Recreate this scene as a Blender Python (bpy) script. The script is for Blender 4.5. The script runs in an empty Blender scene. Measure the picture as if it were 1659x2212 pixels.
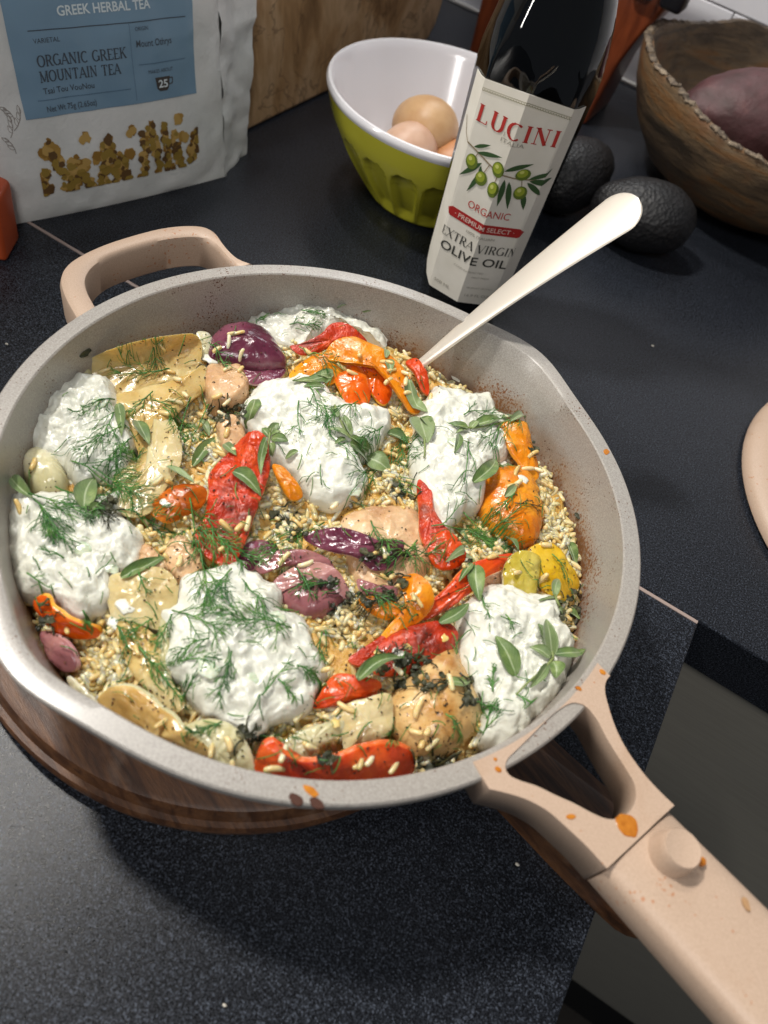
import bpy, bmesh, math, random
import numpy as np
from mathutils import Vector, Matrix, noise
from mathutils.bvhtree import BVHTree
R = math.radians
random.seed(7); rng = np.random.default_rng(7)
scene = bpy.context.scene
col = scene.collection

# ------------------------------------------------------------------ camera
F_PX, CXP, CYP = 1600.0, 829.5, 1106.0        # the photograph measured as 1659 x 2212
AXX = np.array([.83754973, .51897122, -.17081957])
AXY = np.array([.50601387, -.61889678, .60076347])
AXZ = np.cross(AXX, AXY)
CAM = np.array([.0828, -.1923, .334])
cd = bpy.data.cameras.new('camera'); cam = bpy.data.objects.new('camera', cd); col.objects.link(cam)
_r = (AXX[0], AXY[0], AXZ[0]); _d = (AXX[1], AXY[1], AXZ[1]); _f = (AXX[2], AXY[2], AXZ[2])
cam.matrix_world = Matrix(((_r[0], -_d[0], -_f[0], CAM[0]), (_r[1], -_d[1], -_f[1], CAM[1]),
                           (_r[2], -_d[2], -_f[2], CAM[2]), (0, 0, 0, 1)))
cd.sensor_fit = 'VERTICAL'; cd.sensor_height = 36; cd.sensor_width = 27
cd.lens = F_PX / 2212 * 36
cd.clip_start = .01; cd.clip_end = 20
cd.dof.use_dof = True; cd.dof.focus_distance = .385; cd.dof.aperture_fstop = 9.5
scene.camera = cam

def ray(px, py):
    d = np.array([px - CXP, py - CYP, F_PX]); return np.array([d @ AXX, d @ AXY, d @ AXZ])
def at(px, py, z=0.0):
    """point of the horizontal plane at height z that a photo measurement falls on"""
    r = ray(px, py); t = (z - CAM[2]) / r[2]; return CAM + r * t

# ------------------------------------------------------------------ light
w = bpy.data.worlds.new('World'); scene.world = w; w.use_nodes = True
bg = w.node_tree.nodes['Background']; bg.inputs[0].default_value = (.80, .88, 1, 1); bg.inputs[1].default_value = .12
def lamp(name, loc, target, size, watts, color, size_y=None):
    l = bpy.data.lights.new(name, 'AREA'); l.energy = watts; l.color = color
    l.shape = 'RECTANGLE' if size_y else 'DISK'; l.size = size
    if size_y: l.size_y = size_y
    o = bpy.data.objects.new(name, l); col.objects.link(o)
    o.location = loc; o.rotation_euler = (Vector(target) - Vector(loc)).to_track_quat('-Z', 'Y').to_euler()
    return o
lamp('ceiling_spot', (-.58, .02, 1.10), (0, .05, .05), .10, 13.6, (1, .955, .89))
lamp('ceiling_spot_far', (-.55, .45, 1.3), (0, .1, .05), .12, 5.0, (1, .95, .88))
lamp('room_fill', (.42, -.74, 1.12), (-.2, .15, .05), .3, 5.6, (1, .97, .94), .3)
lamp('tall_lamp', (-.98, -.80, .58), (-.05, .25, .1), .07, 5.0, (1, .96, .90), .75)
lamp('back_strip_fill', (-.42, .70, .66), (-.2, .1, 0), .55, 2.2, (.90, .95, 1), .03)  # added strip with no known fixture, for the bottle streak and counter sheen
lamp('counter_sheen_fill', (-1.2, 1.2, 1.3), (0, .2, 0), .8, 4.0, (.82, .90, 1), .8)  # added fill with no known window, brightens reflections on the back counter
scene.view_settings.view_transform = 'Standard'; scene.view_settings.look = 'None'
scene.view_settings.exposure = 0.0; scene.view_settings.gamma = 1
scene.render.engine = 'CYCLES'

# ------------------------------------------------------------------ helpers
def tag(o, label=None, cat=None, group=None, kind=None):
    if label: o['label'] = label
    if cat: o['category'] = cat
    if group: o['group'] = group
    if kind: o['kind'] = kind
    return o
def base_loc(o):
    v = Vector((0, 0, 0))
    while o is not None: v += Vector(o.location); o = o.parent
    return v
def empty(name, loc, label, cat, group=None):
    o = bpy.data.objects.new(name, None); col.objects.link(o); o.location = loc
    o.empty_display_size = .02
    return tag(o, label, cat, group)
def build(name, V, Fc, mats, parent=None, smooth=True, uv=None, midx=None, loc=None):
    """one mesh object from world-space vertices; its origin is set at its base"""
    V = np.asarray(V, float)
    if parent is None:
        b = np.array([V[:, 0].mean(), V[:, 1].mean(), V[:, 2].min()]) if loc is None else np.array(loc, float)
        off = b
    else:
        off = np.array(base_loc(parent)); b = np.zeros(3)
    me = bpy.data.meshes.new(name)
    me.from_pydata((V - off).tolist(), [], [tuple(int(i) for i in f) for f in Fc])
    if not isinstance(mats, (list, tuple)): mats = [mats]
    for m in mats: me.materials.append(m)
    if midx is not None: me.polygons.foreach_set('material_index', list(midx))
    if smooth: me.polygons.foreach_set('use_smooth', [True] * len(me.polygons))
    if uv is not None:
        l = me.uv_layers.new(name='UVMap'); li = np.empty(len(me.loops), int); me.loops.foreach_get('vertex_index', li)
        l.data.foreach_set('uv', np.asarray(uv, float)[li].ravel())
    me.update()
    o = bpy.data.objects.new(name, me); col.objects.link(o); o.location = b
    if parent is not None: o.parent = parent
    return o
def recalc(o):
    _recalc(o)
    o.data.set_sharp_from_angle(angle=R(42)); return o
def _recalc(o):
    bm = bmesh.new(); bm.from_mesh(o.data); bmesh.ops.recalc_face_normals(bm, faces=bm.faces); bm.to_mesh(o.data); bm.free(); return o
def bevel(o, wd, seg=3, angle=30, smooth=True):
    bm = bmesh.new(); bm.from_mesh(o.data); bmesh.ops.recalc_face_normals(bm, faces=bm.faces)
    es = [e for e in bm.edges if len(e.link_faces) == 2 and e.calc_face_angle(0) > R(angle)]
    bmesh.ops.bevel(bm, geom=es, offset=wd, segments=seg, profile=.5, affect='EDGES', clamp_overlap=True)
    for f in bm.faces: f.smooth = smooth
    bm.to_mesh(o.data); bm.free()
    return o
def prism(pts, z0, z1):
    n = len(pts); V = [(p[0], p[1], z0) for p in pts] + [(p[0], p[1], z1) for p in pts]
    Fc = [tuple(range(n - 1, -1, -1)), tuple(range(n, 2 * n))] + [(i, (i + 1) % n, n + (i + 1) % n, n + i) for i in range(n)]
    return V, Fc
def boxv(x0, x1, y0, y1, z0, z1): return prism([(x0, y0), (x1, y0), (x1, y1), (x0, y1)], z0, z1)
def resample(P, n, closed=True):
    """Catmull-Rom through P, evenly spaced"""
    P = np.asarray(P, float); m = len(P); out = []
    K = range(m) if closed else range(m - 1)
    for i in K:
        if closed: a, b, c, d = P[(i - 1) % m], P[i], P[(i + 1) % m], P[(i + 2) % m]
        else: a, b, c, d = P[max(i - 1, 0)], P[i], P[i + 1], P[min(i + 2, m - 1)]
        for t in np.linspace(0, 1, 16, endpoint=False):
            out.append(.5 * ((2 * b) + (c - a) * t + (2 * a - 5 * b + 4 * c - d) * t * t + (3 * b - a - 3 * c + d) * t ** 3))
    out.append(P[0] if closed else P[-1]); out = np.array(out)
    s = np.r_[0, np.cumsum(np.linalg.norm(np.diff(out, axis=0), axis=1))]
    q = np.linspace(0, s[-1], n + 1)[:-1] if closed else np.linspace(0, s[-1], n)
    return np.array([np.interp(q, s, out[:, k]) for k in range(out.shape[1])]).T
def nz(x, y, z=0.0): return noise.noise(Vector((x, y, z)))
def fr(x, y, z=0.0, o=4): return noise.fractal(Vector((x, y, z)), .8, 2.1, o)
def grid_faces(nu, nv, wrap_u=False, off=0):
    Fc = []
    for j in range(nv - 1):
        for i in range(nu if wrap_u else nu - 1):
            a = off + j * nu + i; b = off + j * nu + (i + 1) % nu
            Fc.append((a, b, b + nu, a + nu))
    return Fc
def tube(P, r, sides=4, cap=True):
    """tapered tube; P (n,3), r scalar or list"""
    P = np.asarray(P, float); n = len(P); r = np.full(n, r) if np.isscalar(r) else np.asarray(r, float)
    T = np.gradient(P, axis=0); T /= np.linalg.norm(T, axis=1)[:, None] + 1e-12
    V = []
    for i in range(n):
        up = np.array([0, 0, 1.]) if abs(T[i][2]) < .9 else np.array([1., 0, 0])
        s = np.cross(T[i], up); s /= np.linalg.norm(s) + 1e-12; u = np.cross(s, T[i])
        for k in range(sides):
            a = 2 * math.pi * k / sides; V.append(P[i] + r[i] * (math.cos(a) * s + math.sin(a) * u))
    Fc = grid_faces(sides, n, True)
    if cap: Fc += [tuple(range(sides - 1, -1, -1)), tuple(range((n - 1) * sides, n * sides))]
    return V, Fc
class Bag:
    def __init__(s): s.V = []; s.F = []; s.M = []; s.U = []
    def add(s, V, Fc, m=0, uv=None):
        o = len(s.V); s.V += [tuple(v) for v in V]; s.F += [tuple(i + o for i in f) for f in Fc]; s.M += [m] * len(Fc)
        s.U += [tuple(q) for q in uv] if uv is not None else [(0, 0)] * len(V)
    def build(s, name, mats, parent=None, smooth=True, loc=None): return build(name, s.V, s.F, mats, parent, smooth, s.U, s.M, loc)

# ------------------------------------------------------------------ materials
def sr(h):
    h = h.lstrip('#'); c = [int(h[i:i + 2], 16) / 255 for i in (0, 2, 4)]
    return tuple((x / 12.92 if x <= .04045 else ((x + .055) / 1.055) ** 2.4) for x in c) + (1,)
class M:
    def __init__(s, name):
        s.m = bpy.data.materials.new(name); s.m.use_nodes = True; s.t = s.m.node_tree; s.b = s.t.nodes['Principled BSDF']
        tc = s.n('ShaderNodeTexCoord'); oi = s.n('ShaderNodeObjectInfo'); v = s.n('ShaderNodeVectorMath'); v.operation = 'ADD'
        s.l(tc.outputs['Object'], v.inputs[0]); s.l(oi.outputs['Random'], v.inputs[1]); s.obj = v.outputs[0]; s.tc = tc
    def n(s, t): return s.t.nodes.new(t)
    def l(s, a, b): s.t.links.new(a, b)
    def noise(s, scale, detail=4, rough=.55, vec=None, stretch=None, dist=0):
        v = vec if vec is not None else s.obj
        if stretch:
            mp = s.n('ShaderNodeMapping'); mp.inputs['Scale'].default_value = stretch; s.l(v, mp.inputs[0]); v = mp.outputs[0]
        t = s.n('ShaderNodeTexNoise'); t.inputs['Scale'].default_value = scale; t.inputs['Detail'].default_value = detail
        t.inputs['Roughness'].default_value = rough; t.inputs['Distortion'].default_value = dist; s.l(v, t.inputs['Vector']); return t.outputs[0]
    def vor(s, scale, feature='F1', vec=None, out=0):
        t = s.n('ShaderNodeTexVoronoi'); t.feature = feature; t.inputs['Scale'].default_value = scale
        s.l(vec if vec is not None else s.obj, t.inputs['Vector']); return t.outputs[out]
    def ramp(s, fac, stops, interp='LINEAR'):
        r = s.n('ShaderNodeValToRGB'); r.color_ramp.interpolation = interp; e = r.color_ramp.elements
        while len(e) < len(stops): e.new(.5)
        for x, (p, c) in zip(e, stops): x.position = p; x.color = c if len(c) == 4 else tuple(c) + (1,)
        s.l(fac, r.inputs[0]); return r.outputs[0]
    def mix(s, fac, a, b, mode='MIX'):
        m = s.n('ShaderNodeMix'); m.data_type = 'RGBA'; m.blend_type = mode
        for v, i in ((fac, 0), (a, 6), (b, 7)):
            if isinstance(v, (int, float)): m.inputs[i].default_value = v
            elif isinstance(v, tuple): m.inputs[i].default_value = v
            else: s.l(v, m.inputs[i])
        return m.outputs[2]
    def math(s, op, a, b=0.0):
        m = s.n('ShaderNodeMath'); m.operation = op
        for i, v in enumerate((a, b)):
            if isinstance(v, (int, float)): m.inputs[i].default_value = v
            else: s.l(v, m.inputs[i])
        return m.outputs[0]
    def set(s, **k):
        for a, v in k.items():
            i = s.b.inputs[{'color': 'Base Color', 'rough': 'Roughness', 'metal': 'Metallic', 'sss': 'Subsurface Weight', 'sssr': 'Subsurface Radius',
                            'ssss': 'Subsurface Scale', 'coat': 'Coat Weight', 'coatr': 'Coat Roughness', 'trans': 'Transmission Weight', 'ior': 'IOR', 'spec': 'Specular IOR Level',
                            'sheen': 'Sheen Weight'}[a]]
            if isinstance(v, (int, float, tuple)): i.default_value = v
            else: s.l(v, i)
        return s
    def bump(s, h, strength, dist):
        b = s.n('ShaderNodeBump'); b.inputs['Strength'].default_value = strength; b.inputs['Distance'].default_value = dist
        s.l(h, b.inputs['Height']); s.l(b.outputs[0], s.b.inputs['Normal'])
        if s.b.inputs['Coat Weight'].default_value > 0: pass
        return s
K0, K1 = (0, 0, 0), (1, 1, 1)
def plain(name, hexc, rough=.5, **k):
    m = M(name); m.set(color=sr(hexc), rough=rough, **k); return m.m
def veg(name, dark, mid, light, scale=90, rough=.22, bs=340, bstr=.45, sss=.12, fleck=None, fthr=.66, rad=(.004, .002, .001), stretch=None, char=None, bd=.0009):
    """soft cooked vegetable: three tones, wet bumpy skin, optional flecks and charring"""
    m = M(name); n1 = m.noise(scale, 5, .6, stretch=stretch)
    c = m.ramp(n1, [(.32, sr(dark)), (.5, sr(mid)), (.68, sr(light))])
    if fleck:
        n2 = m.noise(620, 2, .5); n3 = m.noise(120, 2, .5)
        k = m.ramp(m.math('MULTIPLY', n2, m.math('ADD', n3, .5)), [(fthr, K0), (fthr + .04, K1)]); c = m.mix(k, c, sr(fleck))
    if char:
        n4 = m.noise(45, 4, .6); k = m.ramp(n4, [(.56, K0), (.70, (.85,) * 3)]); c = m.mix(k, c, sr(char))
    nb = m.math('ADD', m.noise(bs, 4, .6, stretch=stretch), m.math('MULTIPLY', m.noise(900, 2, .6), .35))
    m.set(color=c, rough=m.ramp(m.noise(200, 3), [(.35, (rough * .6,) * 3), (.7, (min(1, rough * 2.1),) * 3)]), coat=.10, coatr=.10)
    m.set(sss=sss, sssr=tuple(x * 1000 for x in rad), ssss=.001)
    return m.bump(nb, bstr, bd).m
# ------------------------------------------------------------------ setting
def granite():
    m = M('dark_granite'); n = m.noise(1100, 2, .7); n2 = m.noise(9, 3, .5); n3 = m.noise(420, 2, .6)
    c = m.ramp(n, [(.40, sr('#08090c')), (.55, sr('#1c1f25')), (.68, sr('#555c69'))])
    c = m.mix(m.ramp(n3, [(.35, K0), (.75, (.4,) * 3)]), c, sr('#23262c'))
    c = m.mix(m.ramp(n2, [(.3, (.0,) * 3), (.8, (.25,) * 3)]), c, sr('#2c2f36'))
    m.set(color=c, rough=m.ramp(n, [(.3, (.24,) * 3), (.7, (.34,) * 3)]), spec=.27)
    return m.bump(m.noise(1500, 3, .7), .22, .0005).m
G = granite()
CX0, CY0 = .195, .117                                  # inner corner of the L-shaped counter
grout = plain('grout', '#a08e86', .8)
V, Fc = boxv(-.75, 1.25, CY0 + .0012, .819, -.04, 0)
o = bevel(build('countertop', V, Fc, G, loc=(0, .45, -.04)), .0012, 2, smooth=False); tag(o, kind='structure')
V, Fc = boxv(-.75, CX0, -1.0, CY0 - .0012, -.04, 0)
o = bevel(build('countertop', V, Fc, G, loc=(-.2, -.4, -.04)), .0012, 2, smooth=False); tag(o, kind='structure')
V, Fc = boxv(-.75, CX0 - .0005, CY0 - .00115, CY0 + .00115, -.0385, -.0004)
tag(build('grout_line', V, Fc, grout, smooth=False, loc=(-.2, CY0, -.0385)), kind='structure')

# cabinets under the counter
steel = M('cabinet_grey'); steel.set(color=steel.ramp(steel.noise(30, 3, stretch=(1, 1, 30)), [(.3, sr('#8d897f')), (.7, sr('#989489'))]), rough=.45); steel = steel.m
black = plain('toe_kick_black', '#0b0b0c', .7)
cb = empty('kitchen_cabinet', (.75, .15, -.9), 'grey fronted cabinet below the dark counter, seen past the pan handle', 'cabinet')
for x0, x1 in ((.20, .655), (.658, 1.25)):
    V, Fc = boxv(x0, x1, .132, .152, -.72, -.048); bevel(build('door', V, Fc, steel, cb, smooth=False), .0015, 2, smooth=False)
V, Fc = boxv(.16, 1.25, .152, .80, -.9, -.0405); build('carcass', V, Fc, black, cb, smooth=False)
cb = empty('kitchen_cabinet', (-.2, -.4, -.9), 'cabinet carcass under the left leg of the dark counter', 'cabinet')
V, Fc = boxv(-.74, .165, -1.0, .10, -.9, -.0405); build('carcass', V, Fc, black, cb, smooth=False)
fl = M('floor_tile'); fl.set(color=fl.ramp(fl.noise(12), [(.3, sr('#2a2622')), (.7, sr('#3a352f'))]), rough=.5)
V, Fc = boxv(-1.2, 2.2, -2.0, 1.0, -.93, -.9); tag(build('floor', V, Fc, fl.m, smooth=False, loc=(0, 0, -.93)), kind='structure')

# tiled back wall
tw = M('white_tile'); tw.set(color=tw.ramp(tw.noise(14), [(.3, sr('#dcdce2')), (.7, sr('#e6e6ea'))]), rough=.22, coat=.3); tw.bump(tw.noise(30, 2), .08, .002)
gm = plain('wall_grout', '#b9b6b2', .85)
V, Fc = boxv(-.75, 1.25, .8235, .86, -.05, .75); wall = tag(build('wall', V, Fc, gm, smooth=False, loc=(.2, .84, -.05)), kind='structure')
first = None
for j in range(5):
    for i in range(9):
        x0 = -.62 + i * .2012 - (.1 if j % 2 else 0); z0 = .0035 + j * .1012
        if first is None:
            V, Fc = boxv(0, .2, 0, .0045, 0, .1); first = build('tile', [(a + x0, b + .819, c + z0) for a, b, c in V], Fc, tw.m, wall, smooth=False)
            bevel(first, .0012, 2, smooth=False); base = Vector(first.location); fx, fz = x0, z0
        else:
            c = first.copy(); col.objects.link(c); c.parent = wall; c.location = base + Vector((x0 - fx, 0, z0 - fz))
V, Fc = boxv(-.47, -.4345, -.03, .8235, -.05, .75); wall2 = tag(build('wall', V, Fc, gm, smooth=False, loc=(-.45, .40, -.05)), kind='structure')
first = None
for j in range(5):
    for i in range(5):
        y0 = -.10 + i * .2012 - (.1 if j % 2 else 0); z0 = .0035 + j * .1012
        if y0 < -.03 or y0 > .62: continue
        if first is None:
            V, Fc = boxv(0, .0045, 0, .2, 0, .1); first = build('tile', [(a - .4345, b + y0, c + z0) for a, b, c in V], Fc, tw.m, wall2, smooth=False)
            bevel(first, .0012, 2, smooth=False); base = Vector(first.location); fy, fz = y0, z0
        else:
            c = first.copy(); col.objects.link(c); c.parent = wall2; c.location = base + Vector((0, y0 - fy, z0 - fz))
# bead of sealant along the foot of the wall
P = [(x, .8165 + .0006 * nz(x * 40, 0), .0018) for x in np.linspace(-.75, 1.25, 80)]
V, Fc = tube(P, .0028, 6); tag(build('sealant_bead', V, Fc, plain('sealant', '#c9c6c2', .5)), kind='structure')

# ------------------------------------------------------------------ pan
ZR, ZB = .0920, .0215                                    # rim height, bottom height (stands on the board)
def rim_r(a):
    d = (math.degrees(a) - 75 + 180) % 360 - 180; e = (math.degrees(a) + 104 + 180) % 360 - 180
    return .1404 + .0090 * math.exp(-(d / 10.5) ** 2) + .0055 * math.exp(-(e / 10.5) ** 2)
def rim_dip(a):
    d = (math.degrees(a) - 75 + 180) % 360 - 180; e = (math.degrees(a) + 104 + 180) % 360 - 180
    return .0014 * math.exp(-(d / 9) ** 2) + .0014 * math.exp(-(e / 9) ** 2)
def coating():
    m = M('stone_coating'); n = m.noise(1500, 2, .6)
    c = m.ramp(n, [(.3, sr('#8a8682')), (.52, sr('#9e9a94')), (.75, sr('#b3afa9'))])
    c = m.mix(m.ramp(m.noise(5, 3), [(.35, K0), (.7, (.3,) * 3)]), c, sr('#a69a8c'))
    # burnt-on specks and dried sauce, patchy
    sp = m.noise(760, 2, .55); pt = m.noise(22, 3, .6); sep = m.n('ShaderNodeSeparateXYZ'); m.l(m.tc.outputs['Object'], sep.inputs[0])
    low = m.ramp(sep.outputs[2], [(.038, (1.0,) * 3), (.050, (.80,) * 3), (.069, (.30,) * 3)])
    k = m.math('MULTIPLY', m.math('MULTIPLY', sp, m.math('ADD', pt, .42)), low)
    c = m.mix(m.ramp(k, [(.47, K0), (.54, K1)]), c, sr('#7a4a28'))
    smr = m.math('MULTIPLY', m.noise(17, 5, .65, dist=.8), m.ramp(sep.outputs[2], [(.040, K1), (.066, (.25,) * 3)]))
    c = m.mix(m.ramp(smr, [(.34, K0), (.56, (.55,) * 3)]), c, sr('#8b6b4a'))
    k2 = m.math('MULTIPLY', m.noise(900, 2, .5), m.math('ADD', m.noise(40, 2), .5))
    c = m.mix(m.ramp(k2, [(.70, K0), (.74, K1)]), c, sr('#5b3418'))
    ring = m.ramp(m.math('MULTIPLY', m.noise(35, 4), m.ramp(sep.outputs[2], [(.036, K1), (.047, K0)])), [(.35, K0), (.6, (.75,) * 3)])
    c = m.mix(ring, c, sr('#6b4526'))
    m.set(color=c, rough=m.ramp(n, [(.3, (.28,) * 3), (.7, (.42,) * 3)]), coat=.12, coatr=.2)
    return m.bump(n, .25, .0003).m
COAT = coating()
def pink():
    m = M('blush_enamel'); n = m.noise(1600, 2, .6)
    c = m.ramp(n, [(.35, sr('#b79e89')), (.65, sr('#c3aa95'))])
    k = m.math('MULTIPLY', m.noise(520, 2, .5), m.math('ADD', m.noise(30, 2, .6), .5))
    c = m.mix(m.ramp(k, [(.72, K0), (.75, (.7,) * 3)]), c, sr('#b06a34'))
    c = m.mix(m.ramp(m.noise(24, 5, .65, dist=.6), [(.56, K0), (.78, (.45,) * 3)]), c, sr('#a27a58'))
    m.set(color=c, rough=.42); return m.bump(n, .2, .0003).m
PINK = pink()
pan = empty('saute_pan', (0, 0, ZB), 'large shallow grey pan with blush handles, full of chicken and rice', 'pan')
NA = 220; prof = [  # (radius as fraction / offset from rim radius, z)
    ('f', 0.0, ZB), ('f', .78, ZB), ('o', -.0235, ZB + .003), ('o', -.0185, ZB + .010), ('o', -.0105, ZB + .032), ('o', -.0050, ZR - .020), ('o', -.0016, ZR - .010), ('o', 0, ZR - .0042),
    ('o', 0, ZR - .0007), ('o', -.0007, ZR), ('o', -.0040, ZR + .0001), ('o', -.0076, ZR), ('o', -.0082, ZR - .0006), ('o', -.0086, ZR - .012), ('o', -.0110, ZR - .032), ('o', -.0150, ZR - .052), ('o', -.026, ZB + .0065), ('f', .60, ZB + .0045), ('f', 0.0, ZB + .0045)]
V = []
for k, (t, r_, z) in enumerate(prof):
    for i in range(NA):
        a = 2 * math.pi * i / NA; rr = rim_r(a)
        sp = (z - ZB) / (ZR - ZB); rr = .1404 + (rr - .1404) * max(0, (sp - .25) / .75) ** 1.3
        q = rr * r_ if t == 'f' else rr + r_
        if t == 'f' and r_ == 0: q = .0004
        inner = k >= 10
        if inner and k <= 14: q -= (rim_r(a) - .1404) * .12
        V.append((q * math.cos(a), q * math.sin(a), z - (rim_dip(a) * (sp ** 4))))
Fc = grid_faces(NA, len(prof), True)
PANB = recalc(build('pan_body', V, Fc, COAT, pan))
# helper loop handle opposite the long handle
def loop(pts, z=.0905): return [at(x, y, z)[:2] for x, y in pts]
outer = resample(loop([(548, 572), (515, 560), (487, 533), (462, 500), (425, 487), (350, 492), (250, 519), (180, 548), (141, 575), (128, 605), (137, 640), (158, 680), (172, 700)]), 64, False)
inner = resample(loop([(515, 580), (490, 560), (462, 530), (428, 514), (350, 521), (252, 549), (208, 573), (188, 600), (190, 628), (204, 655), (212, 672)]), 64, False)
V = []; sec = []
HT = .0185
for a, b in zip(outer, inner):
    c = (a + b) / 2; h = (a - b) / 2
    for u, z in ((1, -HT), (1, -.0035), (.86, -.001), (.55, 0), (-.55, 0), (-.86, -.001), (-1, -.0035), (-1, -HT), (-.8, -HT - .0012), (.8, -HT - .0012)):
        V.append((*(c + h * u), .0915 + z))
Fc = grid_faces(10, 64, True) + [tuple(range(9, -1, -1)), tuple(range(63 * 10, 64 * 10))]
recalc(build('loop_handle', V, Fc, PINK, pan))
# long handle: forked bridge, grip, button
def q4(pts, z=.0915): return [at(x * .44 + 929, y * .44 + 1261, z)[:2] for x, y in pts]
yout_l = resample(q4([(268, 1008), (330, 1022), (420, 1046), (500, 1078), (585, 1130), (680, 1215), (770, 1300), (862, 1402)]), 40, False)
yout_r = resample(q4([(888, 447), (858, 485), (853, 535), (868, 600), (900, 700), (945, 795), (1000, 880), (1060, 958), (1130, 1033), (1192, 1092)]), 40, False)
hole = resample(q4([(364, 905), (385, 945), (440, 972), (520, 998), (610, 1042), (700, 1082), (790, 1130), (860, 1158), (920, 1155), (975, 1120), (1003, 1060), (998, 990), (962, 925), (905, 835), (860, 760), (815, 675), (765, 612), (725, 592), (685, 592), (630, 622), (560, 682), (480, 762), (415, 825), (378, 862)]), 90)
# the bridge is filled by scan rows that run from the rim outwards on both sides of the hole
def bridge():
    bm = bmesh.new()
    ring_in = [(.1342 * math.cos(t), .1342 * math.sin(t)) for t in np.linspace(math.atan2(yout_r[0][1], yout_r[0][0]), math.atan2(yout_l[0][1], yout_l[0][0]), 40)]
    loop_o = [tuple(p) for p in ring_in] + [tuple(p) for p in yout_l[1:]] + [tuple(p) for p in yout_r[::-1][:-1]]
    vs = [bm.verts.new((p[0], p[1], .0926)) for p in loop_o]; hs = [bm.verts.new((p[0], p[1], .0926)) for p in hole]
    es = [bm.edges.new((vs[i], vs[(i + 1) % len(vs)])) for i in range(len(vs))] + [bm.edges.new((hs[i], hs[(i + 1) % len(hs)])) for i in range(len(hs))]
    bmesh.ops.triangle_fill(bm, use_beauty=True, edges=es)
    top = list(bm.faces)
    ex = bmesh.ops.extrude_face_region(bm, geom=top)
    nv = [e for e in ex['geom'] if isinstance(e, bmesh.types.BMVert)]
    for v in nv: v.co.z -= .0175
    bmesh.ops.recalc_face_normals(bm, faces=bm.faces)
    eb = [e for e in bm.edges if len(e.link_faces) == 2 and e.calc_face_angle(0) > R(50) and e.verts[0].co.z > .09 and e.verts[1].co.z > .09]
    bmesh.ops.bevel(bm, geom=eb, offset=.0012, segments=3, profile=.6, affect='EDGES', clamp_overlap=True)
    me = bpy.data.meshes.new('handle_bridge'); off = Vector(pan.location)
    for v in bm.verts: v.co -= off
    for f in bm.faces: f.smooth = f.normal.z < .9
    bm.to_mesh(me); bm.free(); me.materials.append(PINK)
    o = bpy.data.objects.new('handle_bridge', me); col.objects.link(o); o.parent = pan; return o
bridge()
sL, sR = yout_l[-1], yout_r[-1]
ax_ = np.array(sR) - np.array(sL); ax_ /= np.linalg.norm(ax_); hd = np.array([ax_[1], -ax_[0]])
if hd[0] < 0: hd = -hd
V = []; NS = 30; sec = 24; L = .19; mid0 = (np.array(sL) + np.array(sR)) / 2; w0 = np.linalg.norm(np.array(sR) - np.array(sL)) / 2
hd2 = np.array([math.cos(R(-18.2)), math.sin(R(-18.2))])
for i in range(NS):
    t = i / (NS - 1); c = mid0 + hd * .0007 + hd2 * (L * t); wv = (w0 + .0004 * min(1, t * 2.4) + .002 * t) * (1 if t < .93 else math.sqrt(max(.05, 1 - ((t - .93) / .07) ** 2)))
    side = ax_ * (1 - min(1, t * 6)) + np.array([-hd2[1], hd2[0]]) * min(1, t * 6); side /= np.linalg.norm(side)
    zt = .0917 + .012 * t; th = .0205
    for k in range(sec):
        a = 2 * math.pi * k / sec; cx, cz = math.cos(a), math.sin(a)
        ex = 2.0 / 4.2; X = math.copysign(abs(cx) ** ex, cx); Zz = math.copysign(abs(cz) ** ex, cz)
        V.append((*(c + side * X * wv), zt - th / 2 + Zz * th / 2))
Fc = grid_faces(sec, NS, True) + [tuple(range(sec - 1, -1, -1)), tuple(range((NS - 1) * sec, NS * sec))]
grip = recalc(build('grip', V, Fc, PINK, pan))
bp = at(1468, 1836, .0985); V = []; BR = .0067
for r_, z in ((.0001, -.006), (BR * 1.16, -.006), (BR * 1.12, -.003), (BR * 1.02, .0008), (BR * .98, .0036), (BR * .9, .0046), (BR * .8, .0044), (.0001, .0042)):
    for k in range(40): a = k * math.pi / 20; V.append((bp[0] + r_ * math.cos(a), bp[1] + r_ * math.sin(a), .0965 + z))
recalc(build('lock_button', V, grid_faces(40, 8, True), PINK, pan))

# ------------------------------------------------------------------ round wooden board under the pan
def acacia():
    m = M('acacia_wood'); mp = m.n('ShaderNodeMapping'); mp.inputs['Rotation'].default_value = (0, 0, R(20)); m.l(m.obj, mp.inputs[0])
    n = m.noise(26, 6, .62, vec=mp.outputs[0], stretch=(1, 9, 4), dist=.6); f = m.noise(240, 3, .6, vec=mp.outputs[0], stretch=(1, 14, 5))
    c = m.ramp(n, [(.28, sr('#2a1a11')), (.45, sr('#51331f')), (.6, sr('#6e4a2e')), (.74, sr('#38231a'))])
    c = m.mix(m.ramp(f, [(.4, K0), (.7, (.5,) * 3)]), c, sr('#2f1c12'))
    c = m.mix(m.ramp(m.noise(60, 3), [(.6, K0), (.75, (.35,) * 3)]), c, sr('#8d7a6c'))
    m.set(color=c, rough=.42); return m.bump(f, .3, .0006).m
AC = acacia()
bc = np.array([-.027, -.008]); BRD = .1375
tip = at(1448, 2071, .018)[:2]; hp = np.array([math.cos(R(-13)), math.sin(R(-13))]); hs_ = np.array([-hp[1], hp[0]])
u1 = at(1312, 1705, .018)[:2]; l1 = at(1303, 1939, .018)[:2]
wl = abs((l1 - bc) @ hs_); wu = abs((u1 - bc) @ hs_); Lh = (tip - bc) @ hp
sgn = np.sign((u1 - bc) @ hs_); lo = (l1 - bc) @ hs_; hi = (u1 - bc) @ hs_
out = []
a_hi = math.asin(max(-1, min(1, hi / BRD))); a_lo = math.asin(max(-1, min(1, lo / BRD))); ah = R(-13)
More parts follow.
